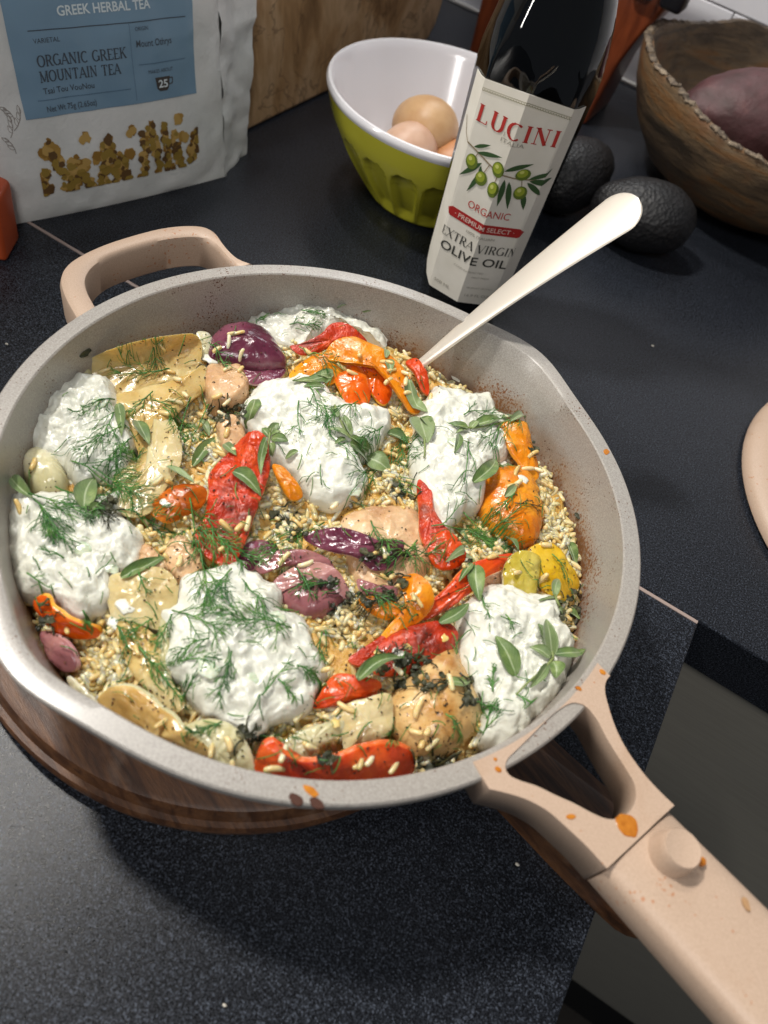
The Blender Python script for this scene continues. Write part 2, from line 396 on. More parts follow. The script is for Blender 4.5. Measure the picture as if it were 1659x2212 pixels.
for t in np.linspace(a_hi + R(9), 2 * math.pi + a_lo - R(9), 110): out.append(bc + BRD * np.array([math.cos(ah + t), math.sin(ah + t)]))
hl = [(BRD * 1.02, lo), (Lh - .03, lo + .001), (Lh - .010, lo + .004), (Lh - .001, lo + .014), (Lh, (lo + hi) / 2), (Lh - .002, hi - .014), (Lh - .012, hi - .003), (Lh - .03, hi), (BRD * 1.02, hi)]
out += [bc + hp * a + hs_ * b for a, b in hl]
out = resample(out, 200)
cen = bc; V = []
for s_, z in ((.9, 0), (.985, .0005), (.995, .004), (1, .010), (.992, .0125), (.975, .0128), (.970, .0150), (.968, .0180), (.960, .0205), (.945, .0213), (.5, .0213), (.001, .0213)):
    for p in out:
        d = p - cen; r_ = np.linalg.norm(d); k = (r_ - (1 - s_) * BRD) / r_ if s_ > .6 else s_
        V.append((*(cen + d * k), z))
Fc = grid_faces(200, 12, True) + [tuple(range(199, -1, -1))]
brd = recalc(build('serving_board', V, Fc, AC)); tag(brd, 'round dark wooden board with a paddle handle, lying under the pan', 'board')
# ------------------------------------------------------------------ background things
# bottle: eight-sided, widening upwards
BC = np.array([-.0484, .2683]); BAZ = R(285.9)
def BR_(z): return .0301 + .0387 * min(z, .172)
def bottle_pt(s, z, off=0.0):
    """s = distance along the faces from the front edge (to the right), z = height, on the facets"""
    rr = BR_(z); wv = 2 * rr * math.sin(math.pi / 8); k = math.floor(s / wv); u = s / wv - k
    a0 = BAZ + k * math.pi / 4; a1 = a0 + math.pi / 4
    c0 = np.array([math.cos(a0), math.sin(a0)]); c1 = np.array([math.cos(a1), math.sin(a1)])
    p = BC + (rr + off / math.cos(math.pi / 8)) * (c0 * (1 - u) + c1 * u)
    return (p[0], p[1], z)
oil = M('dark_green_glass'); oil.set(color=sr('#6b6a22'), rough=.03, trans=1.0, ior=1.46, coat=.5, coatr=.03)
vol = oil.n('ShaderNodeVolumeAbsorption'); vol.inputs[0].default_value = sr('#5f5a18'); vol.inputs[1].default_value = 110
oil.l(vol.outputs[0], oil.t.nodes['Material Output'].inputs['Volume'])
bot = empty('oil_bottle', (BC[0], BC[1], 0), 'dark green eight-sided olive oil bottle with a cream label, standing behind the pan', 'bottle')
V = []; NB = 96
def octr(a, rr, rnd):
    k = ((a - BAZ) % (math.pi / 4)) - math.pi / 8; o_ = rr * math.cos(math.pi / 8) / math.cos(k)
    return o_ * (1 - rnd) + rr * .965 * rnd
zs = [(0, .0), (0.0, .86), (.0015, .95), (.005, 1.0), (.03, 1), (.08, 1), (.13, 1), (.165, 1), (.174, 1), (.181, .985), (.190, .955), (.200, .90), (.212, .80), (.224, .66), (.236, .53), (.250, .44), (.275, .39), (.31, .37), (.335, .36), (.335, 0)]
for z, f_ in zs:
    rnd = min(1, max(.06, (z - .168) / .02)) if z > .004 else .5
    for i in range(NB):
        a = BAZ + 2 * math.pi * i / NB; rr = octr(a, BR_(z), rnd) * max(f_, .004); V.append((BC[0] + rr * math.cos(a), BC[1] + rr * math.sin(a), z))
recalc(build('glass_body', V, grid_faces(NB, len(zs), True), oil.m, bot))
V, Fc = tube([(BC[0], BC[1], .318), (BC[0], BC[1], .345)], .0155, 24); build('cap', V, Fc, plain('black_cap', '#141414', .4), bot)
paper = M('label_paper'); paper.set(color=paper.ramp(paper.noise(60, 3), [(.3, sr('#d8d3c6')), (.7, sr('#e2ddd2'))]), rough=.6); paper.bump(paper.noise(900, 3), .1, .0002)
def sheet(name, su, zv, fn, m, parent, off=.0004, thick=.0003):
    """a sheet of paper laid on a surface: grid su x zv, back face included"""
    nu, nv = len(su), len(zv[0]) if isinstance(zv, list) and not np.isscalar(zv[0]) else len(zv)
def label_grid(fn, S, ZT, ZBt, nz_, m, name, parent, off):
    V = []
    for o_ in (off, off - .0003):
        for j in range(nz_ + 1):
            for i, s in enumerate(S):
                z = ZBt[i] + (ZT[i] - ZBt[i]) * j / nz_; V.append(fn(s, z, o_))
    n = len(S); h = n * (nz_ + 1); F1 = grid_faces(n, nz_ + 1); F2 = [tuple(h + i for i in f[::-1]) for f in F1]
    Ed = []
    for i in range(n - 1): Ed += [(i + 1, i, h + i, h + i + 1), (nz_ * n + i, nz_ * n + i + 1, h + nz_ * n + i + 1, h + nz_ * n + i)]
    for j in range(nz_): Ed += [(j * n, (j + 1) * n, h + (j + 1) * n, h + j * n), ((j + 1) * n + n - 1, j * n + n - 1, h + j * n + n - 1, h + (j + 1) * n + n - 1)]
    return build(name, V, F1 + F2 + Ed, m, parent, smooth=False)
S = list(np.unique(np.round(np.concatenate([np.linspace(-.045, .045, 49), [-.0278, 0, .0278]]), 5)))
ZT = [np.interp(abs(s), [0, .012, .0278, .036, .045], [.1690, .1672, .1650, .1632, .1625]) for s in S]
ZBt = [np.interp(abs(s), [0, .028, .037, .043, .045], [.0255, .0245, .0250, .031, .042]) for s in S]
lab = label_grid(bottle_pt, S, ZT, ZBt, 30, paper.m, 'label', bot, .0009)

# ---- lettering: flat shapes cut at the folds and laid on a surface
def split_mesh(bm, cuts, step):
    for c in cuts: bmesh.ops.bisect_plane(bm, geom=bm.verts[:] + bm.edges[:] + bm.faces[:], plane_co=(c, 0, 0), plane_no=(1, 0 if abs(c) < 1e-6 else -.02962 * (1 if c > 0 else -1), 0), dist=1e-7)
    if step:
        xs = [v.co.x for v in bm.verts]; ys = [v.co.y for v in bm.verts]
        for c in np.arange(min(xs) + step, max(xs), step): bmesh.ops.bisect_plane(bm, geom=bm.verts[:] + bm.edges[:] + bm.faces[:], plane_co=(c, 0, 0), plane_no=(1, 0, 0), dist=1e-7)
        for c in np.arange(min(ys) + step, max(ys), step): bmesh.ops.bisect_plane(bm, geom=bm.verts[:] + bm.edges[:] + bm.faces[:], plane_co=(0, c, 0), plane_no=(0, 1, 0), dist=1e-7)
def lay(name, polys, fn, m, parent, off, cuts=(), step=None):
    """polys: lists of (x, y) points (convex or not) in label metres, laid through fn(x, y, off)"""
    bm = bmesh.new()
    for p in polys:
        vs = [bm.verts.new((x, y, 0)) for x, y in p]
        try: bm.faces.new(vs)
        except ValueError: pass
    bmesh.ops.triangulate(bm, faces=bm.faces)
    split_mesh(bm, cuts, step)
    for f in bm.faces:
        f.normal_update()
        if f.normal.z < 0: f.normal_flip()
    V = [fn(v.co.x, v.co.y, off) for v in bm.verts]; bm.verts.index_update()
    Fc = [tuple(v.index for v in f.verts) for f in bm.faces]; bm.free()
    return build(name, V, Fc, m, parent, smooth=False)
def sans(text, x, y, h=None, wd=None, align='c', bold=0.0):
    """polygons of plain lettering; x,y = baseline anchor"""
    cu = bpy.data.curves.new('t', 'FONT'); cu.body = text; cu.size = 1; cu.resolution_u = 3; cu.offset = bold
    ob = bpy.data.objects.new('t', cu); col.objects.link(ob); bpy.context.view_layer.update()
    me = bpy.data.meshes.new_from_object(ob); bpy.data.objects.remove(ob); bpy.data.curves.remove(cu)
    P = np.array([v.co[:2] for v in me.vertices]); x0, x1 = P[:, 0].min(), P[:, 0].max()
    sy = h / .69; sx = wd / (x1 - x0) if wd else sy; P[:, 0] = (P[:, 0] - x0) * sx; P[:, 1] *= sy; W = (x1 - x0) * sx
    P[:, 0] += x - (W / 2 if align == 'c' else 0 if align == 'l' else W); P[:, 1] += y
    out = [[tuple(P[i]) for i in p.vertices] for p in me.polygons]; bpy.data.meshes.remove(me); return out
# a slab-and-stem roman alphabet made of strokes: (points, thick?)  on a unit-high cell
def arc(cx, cy, rx, ry, a0, a1, n=14): return [(cx + rx * math.cos(R(a)), cy + ry * math.sin(R(a))) for a in np.linspace(a0, a1, n)]
GL = {'A': (.74, [([(.04, 0), (.37, 1)], 0), ([(.37, 1), (.70, 0)], 1), ([(.16, .33), (.58, .33)], 0)], [(.04, 0), (.70, 0)]),
 'C': (.72, [(arc(.40, .5, .34, .49, 50, 310), 2)], []), 'E': (.64, [([(.14, 0), (.14, 1)], 1), ([(.14, .97), (.58, .97), (.58, .80)], 0), ([(.14, .5), (.46, .5)], 0), ([(.14, .03), (.60, .03), (.60, .22)], 0)], [(.14, 0), (.14, 1)]),
 'G': (.78, [(arc(.40, .5, .34, .49, 50, 345), 2), ([(.70, .05), (.70, .42)], 1)], [(.66, .42)]), 'I': (.32, [([(.16, 0), (.16, 1)], 1)], [(.16, 0), (.16, 1)]),
 'K': (.76, [([(.14, 0), (.14, 1)], 1), ([(.16, .38), (.62, 1)], 0), ([(.32, .58), (.68, 0)], 1)], [(.14, 0), (.14, 1), (.62, 1), (.68, 0)]),
 'L': (.60, [([(.14, 0), (.14, 1)], 1), ([(.14, .03), (.56, .03), (.56, .24)], 0)], [(.14, 0), (.14, 1)]),
 'M': (.92, [([(.12, 0), (.12, 1)], 0), ([(.12, 1), (.46, .05)], 1), ([(.46, .05), (.80, 1)], 0), ([(.80, 0), (.80, 1)], 1)], [(.12, 0), (.12, 1), (.80, 0), (.80, 1)]),
 'N': (.78, [([(.12, 0), (.12, 1)], 0), ([(.12, 1), (.64, 0)], 1), ([(.64, 0), (.64, 1)], 0)], [(.12, 0), (.12, 1), (.64, 1)]),
 'O': (.82, [(arc(.41, .5, .34, .49, 0, 360, 24), 2)], []),
 'R': (.72, [([(.14, 0), (.14, 1)], 1), ([(.14, .97), (.36, .97)] + arc(.36, .74, .20, .23, 90, -90, 8) + [(.14, .51)], 2), ([(.36, .5), (.64, 0)], 1)], [(.14, 0), (.14, 1), (.66, 0)]),
 'T': (.70, [([(.35, 0), (.35, 1)], 1), ([(.06, .80), (.06, .97), (.64, .97), (.64, .80)], 0)], [(.35, 0)]),
 'U': (.78, [([(.14, 1), (.14, .34)] + arc(.39, .34, .25, .33, 180, 360, 10) + [(.64, .34), (.64, 1)], 2)], [(.14, 1), (.64, 1)]),
 'V': (.74, [([(.04, 1), (.37, 0)], 1), ([(.37, 0), (.70, 1)], 0)], [(.04, 1), (.70, 1)]), 'X': (.74, [([(.06, 1), (.66, 0)], 1), ([(.66, 1), (.06, 0)], 0)], [(.06, 1), (.66, 0), (.66, 1), (.06, 0)]),
 ' ': (.36, [], [])}
def roman(text, x, y, h, wd=None, align='c', thick=.15, thin=.06, ser=.10, sp=.06, slant=0):
    out = []; cx = 0
    for ch in text:
        adv, strokes, serifs = GL[ch]
        for pts, kind in strokes:
            for a, b in zip(pts[:-1], pts[1:]):
                a = np.array(a, float); b = np.array(b, float); d = b - a; l_ = np.linalg.norm(d)
                if l_ < 1e-6: continue
                d /= l_
                v = abs(d[1]); t = thick if kind == 1 else thin if kind == 0 else thin + (thick - thin) * v ** 1.6
                n = np.array([-d[1], d[0]]) * t / 2; e = d * (.02 if kind == 2 else 0)
                out.append([tuple(q + (cx, 0)) for q in (a - e + n, a - e - n, b + e - n, b + e + n)])
        for sx, sy in serifs:
            yy = sy - .02 if sy > .5 else sy + .02
            out.append([(cx + sx - ser, yy - thin * .5), (cx + sx + ser, yy - thin * .5), (cx + sx + ser, yy + thin * .5), (cx + sx - ser, yy + thin * .5)])
        cx += adv + sp
    W = cx - sp; k = wd / W if wd else h; x0 = x - (W * k / 2 if align == 'c' else 0 if align == 'l' else W * k)
    return [[(x0 + px * k + slant * py * h, y + py * h) for px, py in p] for p in out]
def ell(cx, cy, rx, ry, rot=0, n=20):
    c, s = math.cos(R(rot)), math.sin(R(rot))
    return [(cx + rx * math.cos(t) * c - ry * math.sin(t) * s, cy + rx * math.cos(t) * s + ry * math.sin(t) * c) for t in np.linspace(0, 2 * math.pi, n, endpoint=False)]
def leafp(x0, y0, x1, y1, wd, n=9):
    a = np.array([x0, y0]); b = np.array([x1, y1]); d = b - a; m_ = np.array([-d[1], d[0]]) / np.linalg.norm(d) * wd
    ts = np.linspace(0, 1, n); return [tuple(a + d * t + m_ * math.sin(math.pi * t ** .8)) for t in ts] + [tuple(a + d * t - m_ * .8 * math.sin(math.pi * t ** .8)) for t in ts[::-1][1:-1]]
def line(pts, wd):
    out = []
    for a, b in zip(pts[:-1], pts[1:]):
        a = np.array(a); b = np.array(b); d = b - a
        if np.linalg.norm(d) < 1e-9: continue
        d = d / np.linalg.norm(d); n = np.array([-d[1], d[0]]) * wd / 2; out.append([tuple(a + n), tuple(a - n), tuple(b - n), tuple(b + n)])
    return out
ink = lambda nm, h: plain(nm, h, .55)
I_red, I_dk, I_grey, I_ban, I_wh = ink('ink_red', '#b5302a'), ink('ink_dark', '#33342f'), ink('ink_grey', '#9a958a'), ink('ink_banner_red', '#a5211f'), ink('ink_white', '#d9b9ae')
I_g1, I_g2, I_g3, I_br = ink('ink_olive', '#8f9c2c'), ink('ink_leaf', '#33502a'), ink('ink_olive_dark', '#5d6f22'), ink('ink_twig', '#8b7a5e')
mm = .001; cuts = (-.02304, 0, .02304)
def L_(nm, polys, m, off=.0012, c=cuts): lay(nm, polys, bottle_pt, m, lab, off, c)
L_('lettering', roman('LUCINI', 0, 142.6 * mm, 9.6 * mm, 52 * mm, thick=.17, thin=.05, ser=.13, sp=.13), I_red)
L_('lettering', roman('I', -6.5 * mm, 141 * mm + .0015, 2.4 * mm, ser=.12) + sans('ITALIA', 0, 142.2 * mm - .003, 2.3 * mm, 15 * mm), I_grey)
L_('lettering', sans('ORGANIC', 0, 92.5 * mm, 4.8 * mm, 29 * mm), I_red)
L_('banner', [[(-29 * mm, 84 * mm), (-24 * mm, 80.8 * mm), (24 * mm, 80.8 * mm), (30 * mm, 84 * mm), (24 * mm, 87.4 * mm), (-24 * mm, 87.4 * mm)]], I_ban, .0011)
L_('lettering', sans('· PREMIUM SELECT ·', 0, 82.6 * mm, 3.1 * mm, 42 * mm, bold=.012), I_wh, .0013)
L_('lettering', sans('100% ITALIAN', 0, 76.4 * mm, 1.9 * mm, 20 * mm), I_grey)
L_('lettering', roman('EXTRA VIRGIN', 0, 66.3 * mm, 6.2 * mm, 55 * mm, thick=.14, thin=.05, ser=.10, slant=.06), I_dk)
L_('lettering', sans('OLIVE OIL', 0, 56.6 * mm, 6.2 * mm, 49 * mm, bold=.012), I_dk)
L_('lettering', sans('COLD EXTRACTED', 0, 50.2 * mm, 1.4 * mm, 22 * mm) + sans('FIRST PRESS', 10 * mm, 46.4 * mm, 1.2 * mm, 12 * mm) + sans('PRODUCT OF ITALY', 12 * mm, 38 * mm, 1.1 * mm, 18 * mm)
   + sans('500 ML', -15 * mm, 31 * mm, 2.3 * mm, 13 * mm) + sans('16.9 FL OZ', 12 * mm, 31 * mm, 2.2 * mm, 17 * mm), I_grey)
L_('emblem', [ell(26 * mm, 33 * mm, 4.2 * mm, 4.2 * mm)], ink('ink_blue', '#55707c'), .0012)
# scalloped rule along the top of the label
sc = []
for i in range(34):
    x = -27.5 * mm + i * 1.65 * mm; yb = float(np.interp(abs(x), [0, .012, .0278], [.1690, .1672, .1650])) - .0052
    sc += line([(x, yb)] + [(x + .0008 + .0008 * math.cos(t), yb - .0009 * math.sin(t)) for t in np.linspace(math.pi, 2 * math.pi, 5)][::-1][:0] + [(x + .0004, yb - .0008), (x + .0012, yb - .0008), (x + .00165, yb)], .00028) + line([(x, yb + .0006), (x + .00165, yb + .0006)], .00025)
L_('scalloped_rule', sc, ink('ink_rule', '#8a8460'))
# olive branch
pm = lambda P: [(x * mm, y * mm) for x, y in P]
L_('twig', line(pm([(-41, 138), (-34, 131), (-24, 128), (-14, 125), (-6, 122.5), (0, 121.5), (8, 120.5), (16, 120.8), (24, 121.5)]), .0008) + line(pm([(-18, 127), (-19.5, 122)]), .0005) + line(pm([(-9, 123.5), (-11, 117)]), .0005) + line(pm([(-2, 121.5), (-2.5, 115)]), .0005) + line(pm([(13, 121), (15, 115)]), .0005), I_br)
LV = [(-22, 128, -12, 134, 1.2), (-19, 126, -3, 131, 1.5), (-6, 121, -3.5, 128, 1.6), (-14, 122, -26, 108, 1.8), (-12, 118, -18, 101, 1.7), (1, 124, 17, 131, 1.7), (3, 119, 4, 101, 2.0), (6, 118, 11, 100, 2.0), (17, 121, 33, 128, 1.6), (18, 120, 38, 120, 2.2), (17, 119, 30, 111, 1.9), (17, 112, 21, 101, 1.9), (-14, 120, -13, 112, 1.2)]
L_('printed_leaf', [leafp(a * mm, b * mm, c * mm, d * mm, e * mm) for a, b, c, d, e in LV], I_g2, .00125)
OL = [(-20.5, 119.5, 4.0, 4.6, 10), (-3, 123.4, 3.9, 4.6, 20), (-11.5, 113.2, 4.0, 4.5, -10), (-2, 110.8, 3.7, 5.0, 0), (12.8, 123.6, 4.6, 3.6, 20), (15.1, 112.0, 4.2, 4.4, 0)]
L_('printed_olive', [ell(a * mm, b * mm, c * mm, d * mm, e) for a, b, c, d, e in OL], I_g3, .0014)
L_('printed_olive', [ell((a - .6) * mm, (b + .7) * mm, c * .72 * mm, d * .7 * mm, e) for a, b, c, d, e in OL], I_g1, .0015)
L_('printed_olive', [ell((a - 1.2) * mm, (b + 1.5) * mm, c * .3 * mm, d * .28 * mm, e) for a, b, c, d, e in OL], ink('ink_olive_light', '#c3c86a'), .0016)

# ---- tea pouch
A0 = at(60, 475, 0); A0[2] = 0; B0 = at(483, 383, 0); B0[2] = 0; dd = (B0 - A0) / np.linalg.norm(B0 - A0); nn = np.array([dd[1], -dd[0], 0]); lean = R(8)
uu = -nn * math.sin(lean) + np.array([0, 0, math.cos(lean)]); fn_ = np.cross(dd, uu)
if fn_ @ nn < 0: fn_ = -fn_
def bagpt(x, y, off=0.0):
    """front of the pouch: x along the foot, y up the leaning face"""
    e = max(0, min(1, (x + .045) / .205)); bul = .010 * (4 * e * (1 - e)) ** .6 * min(1, max(0, y) / .03) ** .8
    edge = max(0, (abs(e - .5) - .33) / .17); crk = .0013 * fr(x * 38 + 3, y * 32, 1.3, 2) + .0026 * edge * fr(x * 60, y * 40, 7.7, 3)
    foot = max(0, 1 - max(0, y) / .028); crk += .0016 * foot * fr(x * 40, y * 60, 4.2)
    p = A0 + dd * x + uu * y + fn_ * (bul + crk * min(1, max(y, 0) / .006) + off)
    p = p + nn * .004 * math.sin(math.pi * e) * foot
    return (p[0], p[1], max(p[2], .0002))
def foil(name, c1, c2):
    m = M(name); c = m.ramp(m.noise(28, 4), [(.35, sr(c1)), (.65, sr(c2))]); m.set(color=c, rough=.38, coat=.15, coatr=.3)
    return m.bump(m.noise(150, 5, .65, dist=.5), .35, .0016).m
pouchm = foil('pouch_white', '#dcdedb', '#e9e9e6')
tea = empty('tea_pouch', (A0[0] - .02, A0[1] + .05, 0), 'crinkled white stand-up tea pouch with a blue label and a printed strip of dried herbs', 'pouch')
NX, NY = 70, 70; xs = np.linspace(-.045, .160, NX); ys = np.r_[0, .002, np.linspace(.005, .27, NY - 2)]
W_ = [[bagpt(x, y) for x in xs] for y in ys]
Bg = Bag(); Bg.add([p for r_ in W_ for p in r_], grid_faces(NX, NY), 0)
# gusset and back, as a strip from the right edge round to the left edge
back = []
for j, y in enumerate(ys):
    p0 = np.array(W_[j][-1]); p1 = np.array(W_[j][0]); dep = .046 * (1 - .55 * (y / .27)); t_ = []
    for k, q in enumerate(np.linspace(0, 1, 10)):
        fold = -.010 * math.sin(math.pi * q) * (1 - y / .3); cr = .0018 * fr(y * 50, q * 3, 2.2)
        t_.append(p0 + dd * (q * (.036 + .10 * y) - fold * .3 + cr) - nn * (.023 * q - cr + .004 * math.sin(math.pi * q)))
    e0 = t_[-1]; e1 = p1 - nn * dep + dd * -.02
    for q in np.linspace(0, 1, 20)[1:]: t_.append(e0 * (1 - q) + e1 * q - nn * .008 * math.sin(math.pi * q))
    t_.append(p1); back.append(t_)
nb = len(back[0]); Bg.add([tuple((p[0], p[1], max(p[2], .0002))) for r_ in back for p in r_], [f[::-1] for f in grid_faces(nb, NY)][::1], 0)
pf = recalc(Bg.build('pouch_body', [pouchm], tea))
I_bl = M('ink_pouch_blue'); I_bl.set(color=I_bl.ramp(I_bl.noise(8), [(.3, sr('#7393ad')), (.7, sr('#83a3ba'))]), rough=.36, coat=.2, coatr=.25); I_bl = I_bl.m
X0, X1 = .0105, .1350
def grid_sheet(name, x0, x1, y0, y1, n, m_, m, parent, off):
    V = []
    for o_ in (off, off - .0004):
        V += [bagpt(x, y, o_) for y in np.linspace(y0, y1, m_) for x in np.linspace(x0, x1, n)]
    h = n * m_; F1 = grid_faces(n, m_); return recalc(build(name, V, F1 + [tuple(h + i for i in f[::-1]) for f in F1] , m, parent))
bl = grid_sheet('blue_label', X0, X1, .0672, .215, 56, 66, I_bl, tea, .0006)
def T_(nm, polys, m, off=.0010, par=None): lay(nm, polys, bagpt, m, par or bl, off, (), .004)
I_w2, I_n = ink('ink_cream', '#e4eef0'), ink('ink_slate', '#4d565f')
T_('lettering', sans('FAR', .066, .1365, .020, .048, bold=.03), I_w2)
T_('lettering', sans('GREEK HERBAL TEA', .0725, .1222, .0050, .062, bold=.02), I_w2)
T_('rule', line([(.022, .1155), (.1290, .1155)], .0005), I_n)
T_('rule', line([(.020, .0772), (.0830, .0772)], .0004) + line([(.091, .0905), (.127, .0905)], .0004) + line([(.0865, .1150), (.0865, .0690)], .0003), ink('ink_rule_blue', '#5d7a92'))
T_('lettering', sans('VARIETAL', .0240, .1088, .0026, .0165, 'l'), I_n)
T_('lettering', roman('ORGANIC GREEK', .0240, .0960, .0062, .0585, 'l', thick=.16, thin=.08, ser=.12), I_n)
T_('lettering', roman('MOUNTAIN TEA', .0240, .0873, .0062, .0530, 'l', thick=.16, thin=.08, ser=.12), I_n)
T_('lettering', sans('Tsai Tou VouNou', .0245, .0806, .0034, .0335, 'l', bold=.008), I_n)
T_('lettering', sans('Net Wt 75g (2.65oz)', .0245, .0702, .0034, .0335, 'l', bold=.008), I_n)
T_('lettering', sans('ORIGIN', .0905, .1105, .0022, .0095, 'l') + sans('Mount Othrys', .0905, .1010, .0040, .0265, 'l', bold=.008) + sans('MAKES ABOUT', .0975, .0845, .0021, .0190, 'l'), I_n)
T_('printed_cup', [[(.1020, .0815), (.1135, .0815), (.1120, .0745), (.1105, .0728), (.1050, .0728), (.1032, .0745)]] + line([(.1133, .0805), (.1156, .0803), (.1152, .0770), (.1125, .0765)], .0007), ink('ink_cup', '#4a4440'))
T_('lettering', roman('I', .1, .2, .001)[:0] + sans('25', .1077, .0752, .0046, .0070, bold=.02), I_w2, .0014)
# printed strip of dried herbs
hb = [ink('ink_herb', h) for h in ('#b08a44', '#96702f', '#c09c58', '#664a28', '#9c8038')]
rr_ = random.Random(5); groups = [[] for _ in hb]
stalks = [(.014, .018, .014, .034), (.030, .018, .022, .053), (.033, .018, .036, .040), (.046, .018, .038, .030), (.055, .018, .058, .045), (.066, .018, .062, .049), (.074, .018, .070, .036), (.086, .018, .090, .048), (.100, .018, .094, .053), (.108, .018, .104, .052), (.118, .018, .112, .044), (.128, .021, .131, .043)]
def blob(cx, cy, r_):
    n = 9; a0 = rr_.random() * 6; return [(min(max(cx + r_ * (.65 + .6 * rr_.random()) * math.cos(a0 + k * 2 * math.pi / n), X0 + .001), X1 - .001), max(cy + r_ * (.65 + .6 * rr_.random()) * math.sin(a0 + k * 2 * math.pi / n), .0178)) for k in range(n)]
for x0, y0, x1, y1 in stalks:
    for k in range(34):
        t = k / 33; groups[rr_.randrange(5)].append(blob(x0 + (x1 - x0) * t + rr_.uniform(-.0030, .0030), y0 + (y1 - y0) * t, rr_.uniform(.0014, .0032)))
for cx, cy, r_ in ((.017, .046, .0045), (.046, .051, .0036), (.080, .050, .0042), (.118, .053, .0042), (.042, .034, .005), (.052, .037, .004), (.076, .036, .005), (.121, .040, .0045), (.125, .031, .004)):
    for k in range(5): groups[rr_.randrange(3)].append(blob(cx + rr_.uniform(-.002, .002), cy + rr_.uniform(-.002, .002), r_ * .7))
for k, (gp, m_) in enumerate(zip(groups, hb)): lay('printed_herbs', gp, bagpt, m_, pf, .0006 + .00012 * k, (), .005)
tw_ = []
for k in range(16):
    x = rr_.uniform(-.035, .004); y = rr_.uniform(.03, .14); a = rr_.uniform(20, 120); l_ = rr_.uniform(.008, .016); pts = [(x + l_ * t * math.cos(R(a + 30 * t)), y + l_ * t * math.sin(R(a + 30 * t))) for t in np.linspace(0, 1, 5)]
    tw_ += line(pts, .0004)
    for t in (1, 2, 3): lp = leafp(*pts[t], pts[t][0] + .005 * math.cos(R(a + 60)), pts[t][1] + .005 * math.sin(R(a + 60)), .0011); tw_ += line(lp + [lp[0]], .0003)
lay('printed_twigs', tw_, bagpt, ink('ink_twig_grey', '#938a84'), pf, .0005, (), .004)

# ---- wooden cutting board standing behind, against the left wall side
spm = M('spalted_wood'); n = spm.noise(9, 6, .6, stretch=(1, 1, .55), dist=2.2); n2 = spm.noise(60, 4, .6, stretch=(1, 4, 1))
c = spm.ramp(n, [(.28, sr('#6f5236')), (.42, sr('#bb9468')), (.55, sr('#d6b48c')), (.66, sr('#9a7450')), (.75, sr('#cba87c'))])
vn = spm.ramp(spm.math('ABSOLUTE', spm.math('SUBTRACT', spm.noise(11, 4, .6, dist=1.4), .5)), [(0, K1), (.018, K0)])
c = spm.mix(spm.math('MULTIPLY', vn, .55), c, sr('#4a3324')); c = spm.mix(spm.ramp(n2, [(.4, K0), (.8, (.35,) * 3)]), c, sr('#8f6a46')); spm.set(color=c, rough=.45); spm.bump(n2, .15, .001)
ob = [(.20, 0), (.648, 0), (.668, .004), (.682, .016), (.690, .032), (.694, .055), (.700, .30), (.20, .30)]
V = []
for o_, s_ in ((0, 0), (-.022, 0)):
    for y, z in ob: V.append((-.2995 + (y - .35) * .012 + o_ - z * .10, y, z + .0005))
n_ = len(ob); Fc = [tuple(range(n_)), tuple(range(2 * n_ - 1, n_ - 1, -1))] + [(i, n_ + i, n_ + (i + 1) % n_, (i + 1) % n_) for i in range(n_)]
cbd = bevel(build('cutting_board', V, Fc, spm.m), .004, 3, 25); tag(cbd, 'pale figured wooden cutting board standing on edge behind the tea pouch', 'cutting board')

# ---- green bowl of eggs
gl = M('green_glaze'); gl.set(color=gl.ramp(gl.noise(12), [(.3, sr('#c8c236')), (.7, sr('#d6d046'))]), rough=.16, coat=.5, coatr=.05); wl_ = plain('white_glaze', '#e9e7ea', .16, coat=.4, coatr=.05)
bw = empty('mixing_bowl', (-.139, .382, 0), 'chartreuse bowl with white inside and moulded flutes, holding brown eggs', 'bowl')
BO = np.array([-.139, .382]); NBW = 360
pr = [(.0, .0), (.050, .0), (.056, .003), (.066, .014), (.078, .028), (.090, .044), (.099, .060), (.1035, .072), (.1055, .0785)]
pr = [(a * .925, b) for a, b in pr]; pr = resample([(a, b) for a, b in pr[1:]], 64, False)
V = [(BO[0], BO[1], 0.001)] ; Fc = []
ring = []
for r_, z in pr:
    for i in range(NBW):
        a = 2 * math.pi * i / NBW; fz = min(1, max(0, (z - .006) / .01)) * (1 if z < .042 else max(0, 1 - ((z - .042) / .010) ** 2) if z < .052 else 0)
        ph = ((a * 20 / (2 * math.pi)) % 1) - .5; top = .050 - .0 * ph; arch = 1 if z < .044 else max(0, 1 - ((z - .044) / .013) ** 2 - (ph / .42) ** 2) ** .22 if ((z - .044) / .013) ** 2 + (ph / .42) ** 2 < 1 else 0
        fl_ = max(0, 1 - (ph / .42) ** 4) ** .5 * arch * min(1, max(0, (z - .004) / .01))
        rr = r_ - .0056 * fl_; V.append((BO[0] + rr * math.cos(a), BO[1] + rr * math.sin(a), z + .0005))
Fc = [tuple([0, 1 + (i + 1) % NBW, 1 + i]) for i in range(NBW)] + grid_faces(NBW, len(pr), True, 1)
recalc(build('bowl_outside', V, Fc, gl.m, bw))
pi_ = [(.1055, .0785), (.1067, .0805), (.1068, .0830), (.1055, .0850), (.1035, .0852), (.1015, .0838), (.0990, .078), (.094, .062), (.083, .042), (.068, .024), (.050, .012), (.025, .008), (.0005, .0075)]
pi_ = [(a * (.925 if b > .07 else .87), b) for a, b in pi_]; V = [(BO[0] + r_ * math.cos(2 * math.pi * i / 96), BO[1] + r_ * math.sin(2 * math.pi * i / 96), z) for r_, z in pi_ for i in range(96)]
recalc(build('bowl_inside', V, grid_faces(96, len(pi_), True), wl_, bw))
